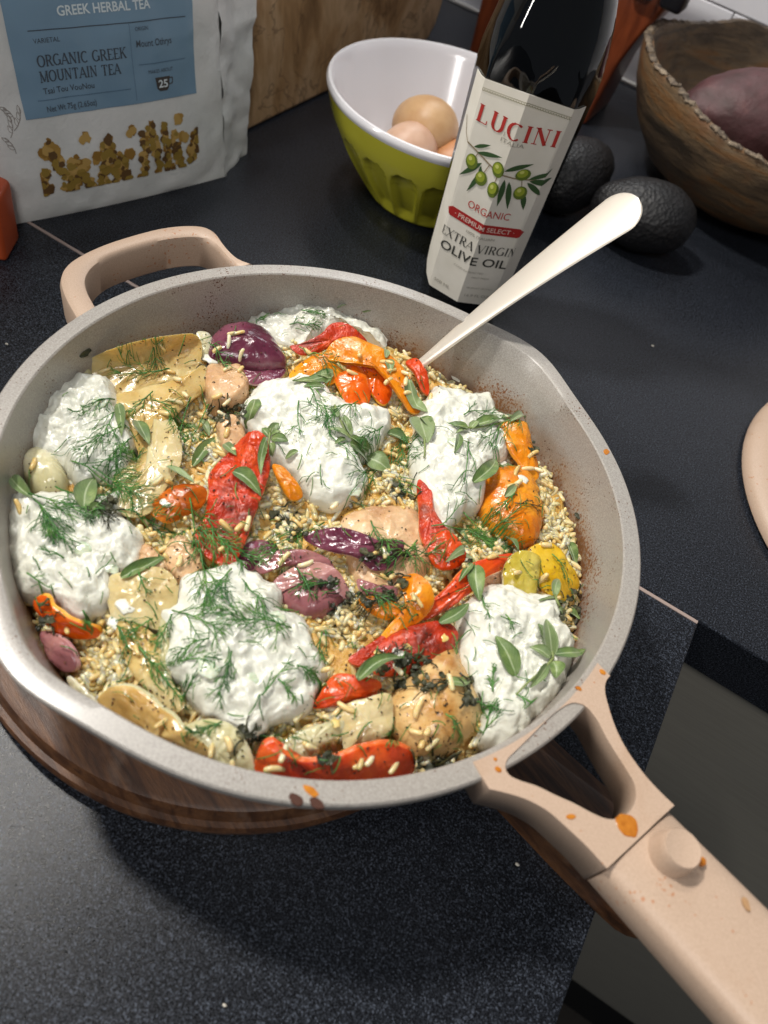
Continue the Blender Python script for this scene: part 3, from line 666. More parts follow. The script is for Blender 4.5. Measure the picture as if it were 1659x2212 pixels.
def egg(cx, cy, cz, ax, ln, wd, m, label):
    q_ = math.hypot(cx - BO[0], cy - BO[1]); lim = .040 if cz > .04 else .018
    if q_ > lim: cx, cy = BO[0] + (cx - BO[0]) * lim / q_, BO[1] + (cy - BO[1]) * lim / q_
    ax = Vector(ax).normalized(); q = ax.to_track_quat('Z', 'Y'); V = []
    for j in range(17):
        t = math.pi * j / 16; z = -math.cos(t) * ln / 2; rr = math.sin(t) * wd / 2 * (1 - .10 * math.cos(t) * -1 * -1)
        for i in range(28): V.append(tuple(q @ Vector((max(rr, 1e-5) * math.cos(i * math.pi / 14), max(rr, 1e-5) * math.sin(i * math.pi / 14), z)) + Vector((cx, cy, cz))))
    return tag(build('egg', V, grid_faces(28, 17, True), m), label, 'egg', 'eggs in the green bowl')
def eggm(nm, a, b):
    m = M(nm); m.set(color=m.ramp(m.noise(70, 3), [(.35, sr(a)), (.65, sr(b))]), rough=.42, sss=.1, sssr=(4, 2, 1), ssss=.001); return m.bump(m.noise(1300, 2), .12, .0003).m
p = at(920, 262, .062); egg(p[0], p[1], .056, (1, -.35, .2), .060, .049, eggm('eggshell_tan', '#bd9468', '#c9a378'), 'largest light brown egg in the green bowl, beside the bottle')
p = at(852, 305, .060); egg(p[0], p[1], .047, (.5, 1, .4), .054, .043, eggm('eggshell_pink', '#c79f85', '#d2ae95'), 'pinkish egg in the green bowl, nearest its front rim')
p = at(985, 332, .052); egg(p[0] + .004, p[1], .042, (1, .6, 0), .056, .043, eggm('eggshell_brown', '#b5784a', '#c08556'), 'dark tan egg half hidden behind the bottle')
p = at(925, 250, .025); egg(p[0] - .01, p[1] - .01, .030, (1, .3, 0), .055, .044, eggm('eggshell_low', '#bb8350', '#c58f60'), 'egg buried under the others at the bottom of the green bowl')

# ---- reddish knife block and its knives, leaning wooden bowl, sweet potato, avocados
kw = M('cherry_wood'); kw.set(color=kw.ramp(kw.noise(30, 4, stretch=(5, 5, 1)), [(.3, sr('#5f2b18')), (.7, sr('#8a4527'))]), rough=.32); kw = kw.m
kb = empty('knife_block', (-.165, .70, 0), 'reddish wooden knife block behind the oil bottle, dark handles above', 'knife block')
prof_ = [(-.240, .0), (-.089, .0), (-.083, .06), (-.073, .093), (-.050, .150), (-.030, .20), (-.245, .20), (-.243, .09)]
V = [(x, .655, z) for x, z in prof_] + [(x, .735, z) for x, z in prof_]; n_ = len(prof_)
Fc = [tuple(range(n_)), tuple(range(2 * n_ - 1, n_ - 1, -1))] + [(i, n_ + i, n_ + (i + 1) % n_, (i + 1) % n_) for i in range(n_)]
bevel(build('block', V, Fc, kw, kb), .004, 3)
for k, x in enumerate((-.055, -.085, -.12, -.16)):
    V, Fc = boxv(x - .011, x + .011, .640 + .004 * k, .668 + .004 * k, .125, .26); bevel(build('knife_handle', V, Fc, plain('knife_black', '#15161c', .35) if k == 0 else bpy.data.materials['knife_black'], kb), .004, 3)
bk = M('bark_bowl_wood'); mpv = bk.noise(13, 5, .6, stretch=(1, 1, 5), dist=.8)
c = bk.ramp(mpv, [(.30, sr('#332a20')), (.44, sr('#5c4c3a')), (.55, sr('#705b42')), (.66, sr('#7c5732')), (.78, sr('#483a2c'))]); c = bk.mix(bk.ramp(bk.noise(22, 4), [(.55, K0), (.68, (.7,) * 3)]), c, sr('#70492a')); c = bk.mix(bk.ramp(bk.noise(60, 5), [(.55, K0), (.8, (.6,) * 3)]), c, sr('#2f2922'))
bk.set(color=c, rough=.55); bk.bump(bk.noise(80, 5, .65, stretch=(1, 1, 3)), .5, .003)
WB = np.array([.082, .662]); NW = 160
def wrim(a): return .151 + .004 * nz(math.cos(a) * 1.5, math.sin(a) * 1.5, 5)
def wz(a): return .098 + .010 * math.sin(2 * a + .6) + .004 * nz(math.cos(a) * 3, math.sin(a) * 3, 9) + .0022 * nz(math.cos(a) * 22, math.sin(a) * 22, 2) + .018 * math.exp(-(((math.degrees(a) - 118 + 180) % 360 - 180) / 34) ** 2)
wp = [(.0, .0), (.40, .0), (.52, .05), (.70, .20), (.86, .45), (.95, .70), (.99, .88), (1.0, .97), (.995, 1.0), (.955, 1.0), (.94, .96), (.90, .72), (.80, .46), (.62, .24), (.42, .13), (.0, .10)]
V = []
for r_, z in wp:
    for i in range(NW):
        a = 2 * math.pi * i / NW; rr = max(.002, r_) * wrim(a) * (1 + .006 * nz(math.cos(a) * 6, math.sin(a) * 6, z * 6)); V.append((WB[0] + rr * math.cos(a), WB[1] + rr * math.sin(a), z * wz(a) + .0005))
wbo = empty('wooden_bowl', (WB[0], WB[1], 0), 'rustic dark wooden bowl with a cracked bark rim, a sweet potato inside', 'bowl')
recalc(build('bowl_wall', V, grid_faces(NW, len(wp), True), bk.m, wbo))
brk = M('bark'); brk.set(color=brk.ramp(brk.noise(150, 4), [(.35, sr('#3a3028')), (.6, sr('#7d6e5c')), (.75, sr('#9a8b76'))]), rough=.8); brk.bump(brk.noise(260, 4), .8, .002)
rb = random.Random(3); a = R(150)
while a < R(345):
    la = rb.uniform(.09, .17); V = []; ns = 12
    for i in range(ns + 1):
        t = i / ns; aa = a + la * t * .94; rr = wrim(aa) * .985; e = math.sin(math.pi * min(1, max(0, t))) ** .12 * (.75 + .5 * nz(aa * 60, 1, 3)); zz = wz(aa)
        for k in range(8):
            q = 2 * math.pi * k / 8; V.append((WB[0] + (rr + .0050 * e * math.cos(q)) * math.cos(aa), WB[1] + (rr + .0050 * e * math.cos(q)) * math.sin(aa), zz + .0019 * e * math.sin(q) + .0006))
    build('bark_edge', V, grid_faces(8, ns + 1, True) + [tuple(range(7, -1, -1)), tuple(range(ns * 8, ns * 8 + 8))], brk.m, wbo); a += la
def lumpy(name, c, q, lx, ly, lz, m, amp, fq, seed, label, cat, group=None, taper=0.0):
    V = []; c = Vector(c)
    for j in range(33):
        t = math.pi * j / 32; z = -math.cos(t)
        for i in range(48):
            b = 2 * math.pi * i / 48; rr = math.sin(t) * (1 + taper * z); d = Vector((max(rr, 1e-4) * math.cos(b), max(rr, 1e-4) * math.sin(b), z))
            k = 1 + amp * fr(d.x * fq + seed, d.y * fq, d.z * fq); V.append(tuple(c + q @ Vector((d.x * lx * k, d.y * ly * k, d.z * lz * k))))
    return tag(recalc(build(name, V, grid_faces(48, 33, True), m)), label, cat, group)
sp_ = M('sweet_potato_skin'); sp_.set(color=sp_.ramp(sp_.noise(60, 5), [(.3, sr('#38201f')), (.6, sr('#4e2e30')), (.75, sr('#664240'))]), rough=.6); sp_.bump(sp_.noise(110, 5), .6, .002)
p = at(1640, 185, .115); lumpy('sweet_potato', (p[0] + .030, p[1] + .012, .094), Vector((1, .42, .20)).normalized().to_track_quat('Z', 'Y'), .046, .040, .092, sp_.m, .07, 1.6, 3, 'dusky purple-red sweet potato lying in the wooden bowl', 'sweet potato')
av = M('avocado_skin'); av.set(color=av.ramp(av.noise(120, 4), [(.3, sr('#070709')), (.6, sr('#0c0b0e')), (.8, sr('#18171b'))]), rough=.55); av.bump(av.vor(300), .55, .0014)
p = at(1232, 385, .03); lumpy('avocado', (p[0], p[1] + .004, .033), Vector((.3, 1, .1)).normalized().to_track_quat('Z', 'Y'), .031, .030, .046, av.m, .03, 2, 5, 'black avocado half hidden behind the oil bottle', 'avocado', 'avocados on the counter', -.15)
p = at(1385, 465, .03); lumpy('avocado', (p[0], p[1], .031), Vector((1, .25, .05)).normalized().to_track_quat('Z', 'Y'), .031, .029, .046, av.m, .03, 2, 15, 'black avocado in front of the wooden bowl, behind the spoon tip', 'avocado', 'avocados on the counter', .12)

# ---- blush lid at the right edge, orange packet at the left edge
LC = np.array([.334, .3005]); lp_ = [(.0, .026), (.04, .0255), (.08, .023), (.12, .018), (.142, .013), (.149, .010), (.1525, .0065), (.1528, .003), (.150, .0005), (.146, .0005), (.142, .008), (.12, .014), (.0, .022)]
V = [(LC[0] + max(r_, .0005) * math.cos(2 * math.pi * i / 120), LC[1] + max(r_, .0005) * math.sin(2 * math.pi * i / 120), z) for r_, z in lp_ for i in range(120)]
lid = empty('pan_lid', (LC[0], LC[1], 0), 'blush pan lid lying on the dark counter at the right edge', 'lid'); recalc(build('lid_dome', V, grid_faces(120, len(lp_), True), PINK, lid))
V = [(LC[0] + r_ * math.cos(2 * math.pi * i / 40), LC[1] + r_ * math.sin(2 * math.pi * i / 40), z) for r_, z in ((.010, .024), (.010, .036), (.019, .040), (.020, .046), (.017, .048), (.0005, .048)) for i in range(40)]
recalc(build('knob', V, grid_faces(40, 6, True), PINK, lid))
om = M('orange_carton'); om.set(color=om.ramp(om.noise(20), [(.3, sr('#a8431d')), (.7, sr('#b9522a'))]), rough=.4)
e0 = at(15, 570, 0); V, Fc = prism([(e0[0], e0[1]), (e0[0] - .065, e0[1] - .03), (e0[0] - .085, e0[1] + .012), (e0[0] - .014, e0[1] + .024)], .0003, .040)
V = [(x - (z * .10), y + z * .12, z) for x, y, z in V]; tag(bevel(build('carton', V, Fc, om.m), .003, 3), 'orange carton at the left edge beside the tea pouch', 'carton')
# ------------------------------------------------------------------ the food: rice bed first
ZF = .0600
def bedz(x, y):
    r_ = math.hypot(x, y); return ZF + .0040 * fr(x * 34, y * 34, 3.3, 3) + .0030 * abs(nz(x * 105, y * 105)) * 2 - .001 + .0009 * nz(x * 300, y * 300) - .010 * max(0, (r_ - .112) / .02) ** 2
RB = .1285
N = 150; V = []
for j in range(60):
    r_ = RB * j / 59
    for i in range(N):
        a = 2 * math.pi * i / N; x, y = r_ * math.cos(a) + 1e-6 * j, r_ * math.sin(a); V.append((x, y, bedz(x, y) - .003 * (j == 59)))
Bd = Bag(); Bd.add(V, grid_faces(N, 60, True), 0)
# grains: bent spindles, thousands of them in one mesh
def grains(pts, bag_, mi=1, sc=(1, 1)):
    rg = random.Random(11)
    for (x, y, z) in pts:
        L_g = rg.uniform(.0052, .0082) * sc[0]; wd = rg.uniform(.00100, .00142) * sc[1]; az = 7 * nz(x * 70, y * 70, 8) + rg.gauss(0, .8); el = rg.gauss(0, .38); bend = rg.uniform(-.35, .35)
        dx, dy, dz = math.cos(az) * math.cos(el), math.sin(az) * math.cos(el), math.sin(el); sx, sy = -math.sin(az), math.cos(az)
        ux, uy, uz = -math.cos(az) * math.sin(el), -math.sin(az) * math.sin(el), math.cos(el)
        o = len(bag_.V); tn = rg.random()
        for k, (t, q) in enumerate(((-.5, .42), (-.43, .82), (-.16, 1.0), (.16, 1.0), (.43, .84), (.5, .45))):
            b_ = bend * L_g * (.25 - t * t); cx, cy, cz = x + dx * t * L_g + sx * b_, y + dy * t * L_g + sy * b_, z + dz * t * L_g
            for m_ in range(6):
                a = m_ * math.pi / 3; c_, s_ = math.cos(a) * wd * q, math.sin(a) * wd * q
                bag_.V.append((cx + sx * c_ + ux * s_, cy + sy * c_ + uy * s_, cz + uz * s_)); bag_.U.append((tn, .5))
        for k in range(5):
            for m_ in range(6): bag_.F.append((o + k * 6 + m_, o + k * 6 + (m_ + 1) % 6, o + k * 6 + 6 + (m_ + 1) % 6, o + k * 6 + 6 + m_)); bag_.M.append(mi)
        bag_.F.append(tuple(o + k for k in range(5, -1, -1))); bag_.M.append(mi); bag_.F.append(tuple(o + 30 + k for k in range(6))); bag_.M.append(mi)
pts = []
while len(pts) < 8200:
    r_ = .1275 * math.sqrt(random.random()); a = random.random() * 6.283; x, y = r_ * math.cos(a), r_ * math.sin(a)
    cl = fr(x * 60 + 9, y * 60, 1.1, 2)
    if random.random() < .55 + .7 * cl: pts.append((x, y, bedz(x, y) + random.uniform(-.0010, .0004) + max(0, cl) * .0022))
grains(pts, Bd)
rm = M('cooked_rice'); uvn = rm.n('ShaderNodeUVMap'); sx_ = rm.n('ShaderNodeSeparateXYZ'); rm.l(uvn.outputs[0], sx_.inputs[0])
c = rm.ramp(sx_.outputs[0], [(0, sr('#d2b272')), (.4, sr('#dfc48c')), (.8, sr('#e9d6a8')), (1, sr('#f0e4c4'))])
c = rm.mix(rm.ramp(rm.noise(38, 4), [(.42, K0), (.70, (.4,) * 3)]), c, sr('#cda552')); c = rm.mix(rm.ramp(rm.noise(300, 2), [(.76, K0), (.80, (.6,) * 3)]), c, sr('#8b6436'))
rm.set(color=c, rough=.30, sss=.7, sssr=(3.5, 2.4, 1.2), ssss=.001, coat=.2, coatr=.15)
bm_ = M('rice_bed'); c = bm_.ramp(bm_.noise(210, 4), [(.3, sr('#a87a30')), (.5, sr('#cc9f4e')), (.7, sr('#deb972'))]); bm_.set(color=c, rough=.28, sss=.3, sssr=(3, 2, 1), ssss=.001); bm_.bump(bm_.noise(420, 4), .8, .002)
rice = Bd.build('rice', [bm_.m, rm.m], loc=(0, 0, ZF - .01)); tag(rice, 'golden cooked rice with loose grains filling the pan', 'rice', kind='stuff')

# ------------------------------------------------------------------ materials of the pieces
RED = veg('red_pepper', '#b42e0a', '#cc4210', '#e0601e', 60, .2, 240, .4, .12, '#5a2a12', .80, char='#a83410', bd=.0012)
REDC = veg('red_pepper_roasted', '#96220b', '#c03613', '#d65624', 70, .22, 260, .7, .12, '#2e1a0e', .72, char='#5c1f10', bd=.0016)
ORG = veg('orange_pepper', '#c9680a', '#dd850f', '#eda22a', 50, .19, 240, .45, .14, '#7a3a10', .80, char='#b05a12', bd=.0012)
ORGR = veg('orange_red_pepper', '#c8420a', '#d9590e', '#e57a1c', 50, .17, 170, .3, .14, '#6a2a10', .84)
ORGC = veg('charred_pepper', '#a3460c', '#c2640f', '#d9831f', 50, .2, 170, .4, .1, '#2a1409', .76, char='#22130c')
YEL = veg('yellow_pepper', '#b98d10', '#cfa51c', '#dcb93c', 60, .16, 200, .4, .14, '#6a4a10', .84)
ONI = veg('soft_onion', '#b39a62', '#cbb582', '#dccda4', 35, .15, 150, .35, .5, '#6b4a1c', .82, (.006, .004, .002), stretch=(1, 1, 1))
ONIG = veg('golden_onion', '#b08a48', '#ccac6c', '#dfc893', 35, .15, 150, .35, .5, '#4d2e10', .78, (.006, .004, .002))
ONIP = veg('pale_onion', '#b8af80', '#cfc8a0', '#e0dac0', 35, .15, 150, .3, .5, None, .8, (.006, .005, .003))
RON = veg('red_onion', '#3f1925', '#642c40', '#86505e', 40, .13, 170, .35, .12, None)
RONP = veg('pink_onion', '#7a474e', '#966062', '#b5857c', 40, .15, 160, .3, .2, '#5a3a30', .84)
CHK = veg('chicken', '#b4813f', '#d6b277', '#e9d0a0', 38, .25, 160, .6, .2, '#5c3414', .70, (.005, .003, .002), char='#a06428')
CHKP = veg('chicken_pink', '#b0835a', '#cda67c', '#dfc29a', 45, .25, 160, .5, .2, '#5c3414', .76, (.005, .003, .002))
DRK = veg('wilted_herb', '#1b1e0f', '#33351c', '#57522e', 160, .55, 420, .6, .0)
OREG = M('oregano'); uvn = OREG.n('ShaderNodeUVMap'); sx_ = OREG.n('ShaderNodeSeparateXYZ'); OREG.l(uvn.outputs[0], sx_.inputs[0])
oi = OREG.n('ShaderNodeObjectInfo')
c = OREG.ramp(OREG.noise(150, 4), [(.3, sr('#44602a')), (.55, sr('#5c7436')), (.75, sr('#8a9c5c'))])
c = OREG.mix(OREG.ramp(oi.outputs['Random'], [(0, K0), (.4, K0), (1, (.6,) * 3)]), c, sr('#9aa878'))
vein = OREG.math('ABSOLUTE', OREG.math('SUBTRACT', sx_.outputs[0], .5)); sv = OREG.math('ABSOLUTE', OREG.math('SINE', OREG.math('MULTIPLY', OREG.math('SUBTRACT', sx_.outputs[1], OREG.math('MULTIPLY', vein, .8)), 26)))
c = OREG.mix(OREG.ramp(sv, [(0, (.35,) * 3), (.18, K0)]), c, sr('#a9b88e')); c = OREG.mix(OREG.ramp(vein, [(0, (.8,) * 3), (.06, K0)]), c, sr('#b4c09a'))
OREG.set(color=c, rough=.48, sss=.15, sssr=(.5, 1, .3), ssss=.001, sheen=.25); OREG.bump(OREG.noise(500, 3), .3, .0004); OREG = OREG.m
DILL = M('dill'); oi = DILL.n('ShaderNodeObjectInfo'); c = DILL.ramp(DILL.noise(130, 3), [(.3, sr('#2f6030')), (.55, sr('#4b8038')), (.75, sr('#789f48'))]); DILL.set(color=c, rough=.38, spec=.4); DILL = DILL.m
DILLD = plain('dark_dill', '#2a2c14', .35)
STEM = plain('herb_stem', '#7c8a50', .5)
YOG = M('yoghurt')
n1 = YOG.noise(900, 2, .5); n2 = YOG.noise(90, 3, .6); n3 = YOG.noise(330, 3, .6, stretch=(1, 2.2, 1))
c = YOG.mix(YOG.ramp(YOG.noise(120, 3, .6), [(.52, K0), (.78, (.5,) * 3)]), sr('#dfdfd2'), sr('#cbc9b2'))
c = YOG.mix(YOG.ramp(YOG.math('MULTIPLY', n3, YOG.math('ADD', n2, .5)), [(.74, K0), (.80, (.5,) * 3)]), c, sr('#8faa88'))
c = YOG.mix(YOG.ramp(YOG.math('MULTIPLY', n1, YOG.math('ADD', YOG.noise(60, 2), .5)), [(.78, K0), (.81, (.7,) * 3)]), c, sr('#6c7b5e'))
YOG.set(color=c, rough=.24, sss=.16, sssr=(1.6, 1.4, 1.1), ssss=.0012, coat=.15, coatr=.1); YOG.bump(YOG.noise(210, 4, .58), .42, .0013); YOG = YOG.m

pieces = []                       # (object, verts, faces) for the surface that herbs fall on
def keep(o, V, Fc): pieces.append(([tuple(v) for v in V], [tuple(f) for f in Fc])); return o
def dome(name, px, z, h, m, label, cat, group=None, n=84, rings=20, p=2.6, amp=.0012, fq=110, skirt=.007, tilt=(0, 0), cup=0.0, seed=0, lump=0.0, crease=0.0, wob=.0006, parent=None, q=.5, rg_=0.0):
    O = resample([at(x, y, z)[:2] for x, y in px], n); c = O.mean(axis=0); V = []; UV = []
    ang = np.linspace(0, 2 * math.pi, n, endpoint=False)
    O = O + np.array([[wob * (nz(math.cos(a) * 6 + seed, math.sin(a) * 6, 1) + .45 * nz(math.cos(a) * 17 + seed, math.sin(a) * 17, 1)), wob * (nz(math.cos(a) * 6, math.sin(a) * 6 + seed, 5) + .45 * nz(math.cos(a) * 17, math.sin(a) * 17 + seed, 1))] for a in ang])
    for k in range(rings + 1):
        r_ = max(1e-3, 1 - (1 - k / rings) ** 1.35)
        for i in range(n):
            P = c + (O[i] - c) * r_; d = P - c
            prof = (max(0, 1 - r_ ** p)) ** q
            zz = z + h * prof + tilt[0] * d[0] + tilt[1] * d[1]
            zz -= cup * h * math.exp(-(r_ / .55) ** 2)
            zz += amp * prof ** .4 * fr(P[0] * fq + seed, P[1] * fq, seed * 1.7) + (rg_ * prof ** .4 * (.35 - abs(nz(P[0] * 120 + seed + 2 * nz(P[0] * 40, P[1] * 40, seed), P[1] * 150, seed))) if rg_ else 0) + lump * nz(P[0] * fq * .35 + seed, P[1] * fq * .35, 4) * prof ** .5
            if crease: zz -= crease * abs(math.sin((d[0] * .8 + d[1] * .6) * fq * 1.1 + 2 * nz(P[0] * 50, P[1] * 50, seed))) ** 6 * prof
            V.append((P[0], P[1], zz)); UV.append((d[0] * 30 + .5, d[1] * 30 + .5))
    for sk, ins in ((.35, 1.004), (.75, .985), (1.0, .93)):
        for i in range(n):
            P = c + (O[i] - c) * ins; d = P - c; V.append((P[0], P[1], z - skirt * sk + tilt[0] * d[0] + tilt[1] * d[1])); UV.append((0, 0))
    nr = rings + 4; Fc = grid_faces(n, nr, True) + [tuple((nr - 1) * n + i for i in range(n))] + [tuple(range(n - 1, -1, -1))]
    o = build(name, V, Fc, m, parent, uv=UV)
    if label: tag(o, label, cat, group)
    return keep(o, V, Fc)
def sheet(name, px, z, bow, m, label, cat, group=None, th=.0018, edge=None, seed=0, curl=.0012, wave=.0006, fq=130, n=80, rings=16, ribs=0.0, ribdir=0.0, wob=.0005):
    """a soft flat cut piece: outline points (px, py[, z]); bow = how far its middle swells along its normal"""
    B = np.array([at(q[0], q[1], q[2] if len(q) > 2 else z) for q in px]); O = resample(B, n); c = O.mean(axis=0)
    u_, s_, vt = np.linalg.svd(O - c); nn_ = vt[2] if vt[2][2] > 0 else -vt[2]; e1 = vt[0]; e2 = np.cross(nn_, e1)
    sz_ = min(1, np.linalg.norm(O - c, axis=1).mean() / .020); curl *= sz_; wob *= sz_ * .7
    for i in range(n):
        a = 2 * math.pi * i / n; w_ = nz(math.cos(a) * 2.2 + seed, math.sin(a) * 2.2, seed)
        rad = (O[i] - c) / np.linalg.norm(O[i] - c)
        O[i] = O[i] + nn_ * curl * 1.6 * w_ + rad * wob * (nz(math.cos(a) * 9 + seed, math.sin(a) * 9, 3) + .6 * nz(math.cos(a) * 24, math.sin(a) * 24 + seed, 3))
    V = []; UV = []
    for side in (1, -1):
        for k in range(rings + 1):
            r_ = max(1e-3, 1 - (1 - k / rings) ** 1.2)
            for i in range(n):
                P = c + (O[i] - c) * r_; d = P - c; a1, a2 = d @ e1, d @ e2; t_ = math.cos(ribdir) * a1 + math.sin(ribdir) * a2
                h = bow * (1 - r_ ** 2.2) + wave * fr(a1 * fq + seed, a2 * fq, seed * 1.3) * min(1, (1.02 - r_) * 5 + .35)
                if ribs: h += ribs * math.sin(t_ * 2100 + 2.5 * nz(a1 * 60, a2 * 60, seed)) * (1 - r_ ** 4)
                V.append(tuple(P + nn_ * (h + side * th / 2 * (1 - .35 * r_ ** 10)))); UV.append((a1 * 30 + .5, a2 * 30 + .5))
    h_ = (rings + 1) * n; F1 = grid_faces(n, rings + 1, True); Fc = list(F1) + [tuple(h_ + i for i in f[::-1]) for f in F1]; mi = [0] * len(Fc)
    Fc += [(rings * n + i, h_ + rings * n + i, h_ + rings * n + (i + 1) % n, rings * n + (i + 1) % n)[::-1] for i in range(n)]; mi += [1] * n
    o = build(name, V, Fc, [m, edge or m], None, uv=UV, midx=mi); _recalc(o); o.data.set_sharp_from_angle(angle=R(52)); tag(o, label, cat, group)
    return keep(o, V, Fc)
E1 = veg('red_pepper_flesh', '#c4481c', '#d8642c', '#e68a4a', 80, .2, 300, .3, .2); E2 = veg('orange_pepper_flesh', '#d98a1c', '#e6a437', '#f0bd5c', 80, .2, 300, .3, .2); E3 = veg('red_onion_cut', '#a8707a', '#c09090', '#d4b0a8', 80, .2, 300, .3, .2)
GP, GO, GR, GC = 'roasted pepper pieces in the pan', 'cooked onion pieces in the pan', 'red onion pieces in the pan', 'chicken pieces in the pan'
# ---- chicken
dome('chicken_piece', [(836, 1512), (880, 1466), (925, 1418), (972, 1402), (1000, 1448), (1026, 1505), (1036, 1560), (1005, 1606), (945, 1640), (885, 1634), (838, 1600), (815, 1560)], .059, .0150, CHK, 'large plump seasoned chicken piece near the handle, beside the lower right yoghurt', 'chicken', GC, amp=.0008, lump=.002, seed=2, rg_=.0003)
dome('chicken_piece', [(446, 868), (438, 815), (468, 792), (506, 784), (530, 820), (536, 862), (500, 890), (462, 890)], .062, .0085, CHKP, 'chicken chunk with a flat cut top just below the shiny red onion wedge', 'chicken', GC, seed=3, p=9, tilt=(.1, -.1), rg_=.001)
dome('chicken_piece', [(735, 1128), (800, 1098), (880, 1100), (925, 1140), (935, 1215), (905, 1265), (855, 1290), (800, 1292), (765, 1255), (745, 1200)], .060, .0080, CHKP, 'shredded chicken piece in the middle of the pan under the purple onion', 'chicken', GC, amp=.002, seed=4, lump=.0015, rg_=.002)
dome('chicken_piece', [(365, 1172), (392, 1160), (430, 1195), (438, 1235), (405, 1262), (372, 1250), (355, 1210)], .062, .0050, CHKP, 'small chicken strip left of the roasted red pepper sheet', 'chicken', GC, seed=5, rg_=.002)
dome('chicken_piece', [(468, 905), (505, 900), (528, 930), (530, 975), (505, 990), (478, 965)], .062, .0050, CHKP, 'herb-crusted chicken scrap left of the middle yoghurt', 'chicken', GC, seed=6, rg_=.002)
dome('chicken_piece', [(308, 1180), (345, 1200), (365, 1235), (335, 1258), (300, 1240)], .062, .0055, CHKP, 'chicken scrap at the right tip of the left lower yoghurt', 'chicken', GC, seed=16, rg_=.002)
dome('chicken_piece', [(1065, 1222), (1100, 1240), (1095, 1280), (1050, 1285), (1035, 1255)], .060, .0050, CHKP, 'chicken scrap between the red pepper strip and the yellow pepper', 'chicken', GC, seed=17, rg_=.002)
# ---- onions
sheet('onion_petal', [(166, 812, .066), (185, 782, .072), (230, 758, .078), (300, 736, .081), (370, 724, .081), (420, 722, .079), (436, 745, .074), (430, 785, .068), (400, 812, .066), (340, 830, .065), (260, 852, .064), (200, 845, .064)], .07, -.003, ONIG, 'long translucent golden onion petal along the upper left wall of the pan', 'onion', GO, th=.0016, seed=1, ribs=.00012, edge=ONIP)
sheet('onion_petal', [(162, 800, .069), (185, 785, .071), (200, 810, .067), (222, 862, .064), (196, 868, .064), (172, 845, .065)], .066, .001, ONIP, 'narrow pale folded onion sliver touching the upper left wall', 'onion', GO, th=.0014, seed=2)
sheet('onion_petal', [(240, 862, .067), (320, 838, .069), (400, 812, .071), (440, 792, .069), (452, 830, .066), (420, 860, .067), (372, 905, .0685), (345, 960, .068), (322, 1040, .067), (285, 1030, .066), (300, 985, .067), (275, 930, .067)], .068, .0022, ONIG, 'broad golden onion sheet right of the upper left yoghurt', 'onion', GO, th=.0014, seed=3, ribs=.0001)
sheet('onion_petal', [(338, 900, .069), (372, 905, .070), (392, 960, .070), (388, 1010, .070), (355, 1062, .069), (322, 1112, .067), (262, 1110, .067), (285, 1060, .069), (312, 1010, .070), (322, 955, .070)], .069, .0020, ONI, 'curved honey coloured onion sheet left of the red pepper sheet', 'onion', GO, th=.0014, seed=4, ribs=.0001)
sheet('onion_petal', [(258, 960), (292, 990), (300, 1050), (282, 1100), (250, 1085), (245, 1020)], .0665, .001, ONI, 'short golden onion sheet under dill between the two left yoghurts', 'onion', GO, th=.0014, seed=5)
dome('onion_wedge', [(47, 1003), (78, 980), (118, 990), (142, 1025), (146, 1066), (110, 1078), (76, 1072), (58, 1045)], .0600, .0110, ONIP, 'pale ribbed onion wedge against the left wall between the two left yoghurts', 'onion', GO, seed=7, amp=.0005, crease=.0004)
sheet('onion_petal', [(232, 1252, .066), (290, 1232, .069), (350, 1228, .070), (384, 1262, .069), (378, 1320, .067), (352, 1362, .065), (300, 1350, .067), (250, 1345, .066), (232, 1300, .066)], .068, .0024, ONI, 'glossy amber onion sheet between the left lower and the front yoghurt', 'onion', GO, th=.0014, seed=8)
sheet('onion_petal', [(250, 1350, .066), (300, 1350, .067), (362, 1400, .067), (372, 1470, .067), (400, 1520, .066), (372, 1540, .064), (318, 1495, .065), (278, 1440, .066)], .067, .0018, ONIG, 'soft onion layer running down the left side of the front yoghurt', 'onion', GO, th=.0014, seed=18, ribs=.0001)
sheet('onion_wedge', [(214, 1508, .062), (248, 1480, .070), (300, 1488, .073), (345, 1518, .074), (392, 1562, .074), (440, 1600, .073), (484, 1642, .068), (478, 1668, .062), (405, 1660, .060), (330, 1622, .060), (262, 1572, .060), (225, 1535, .060)], .06, .0035, ONIG, 'long browned golden onion wedge along the front left rim', 'onion', GO, th=.0030, seed=9, ribs=.00012, ribdir=1.5, edge=ONIP)
sheet('onion_wedge', [(378, 1590, .067), (430, 1556, .070), (490, 1560, .072), (532, 1602, .071), (552, 1660, .067), (545, 1694, .062), (512, 1694, .062), (470, 1668, .064), (425, 1630, .066)], .065, .0040, ONIP, 'pale wet onion wedge between the golden wedge and the front red pepper', 'onion', GO, th=.0022, seed=10, ribs=.00016)
sheet('onion_petal', [(588, 1622, .068), (620, 1596, .070), (672, 1570, .071), (738, 1556, .070), (742, 1582, .068), (700, 1608, .068), (660, 1640, .067), (618, 1640, .067)], .069, .0018, ONIP, 'thin translucent onion sheet behind the front red pepper', 'onion', GO, th=.0012, seed=11)
sheet('onion_petal', [(740, 1532, .070), (790, 1508, .073), (842, 1500, .073), (848, 1560, .070), (832, 1592, .068), (778, 1612, .066), (745, 1624, .066)], .07, .0016, ONI, 'squarish shiny onion sheet left of the large chicken piece', 'onion', GO, th=.0016, seed=12, edge=ONIP)
sheet('onion_petal', [(146, 1462, .064), (172, 1478, .067), (205, 1512, .067), (222, 1540, .063), (196, 1534, .061), (165, 1500, .061)], .062, .0006, ONIP, 'small onion sliver pressed to the front left wall', 'onion', GO, th=.0014, seed=14)
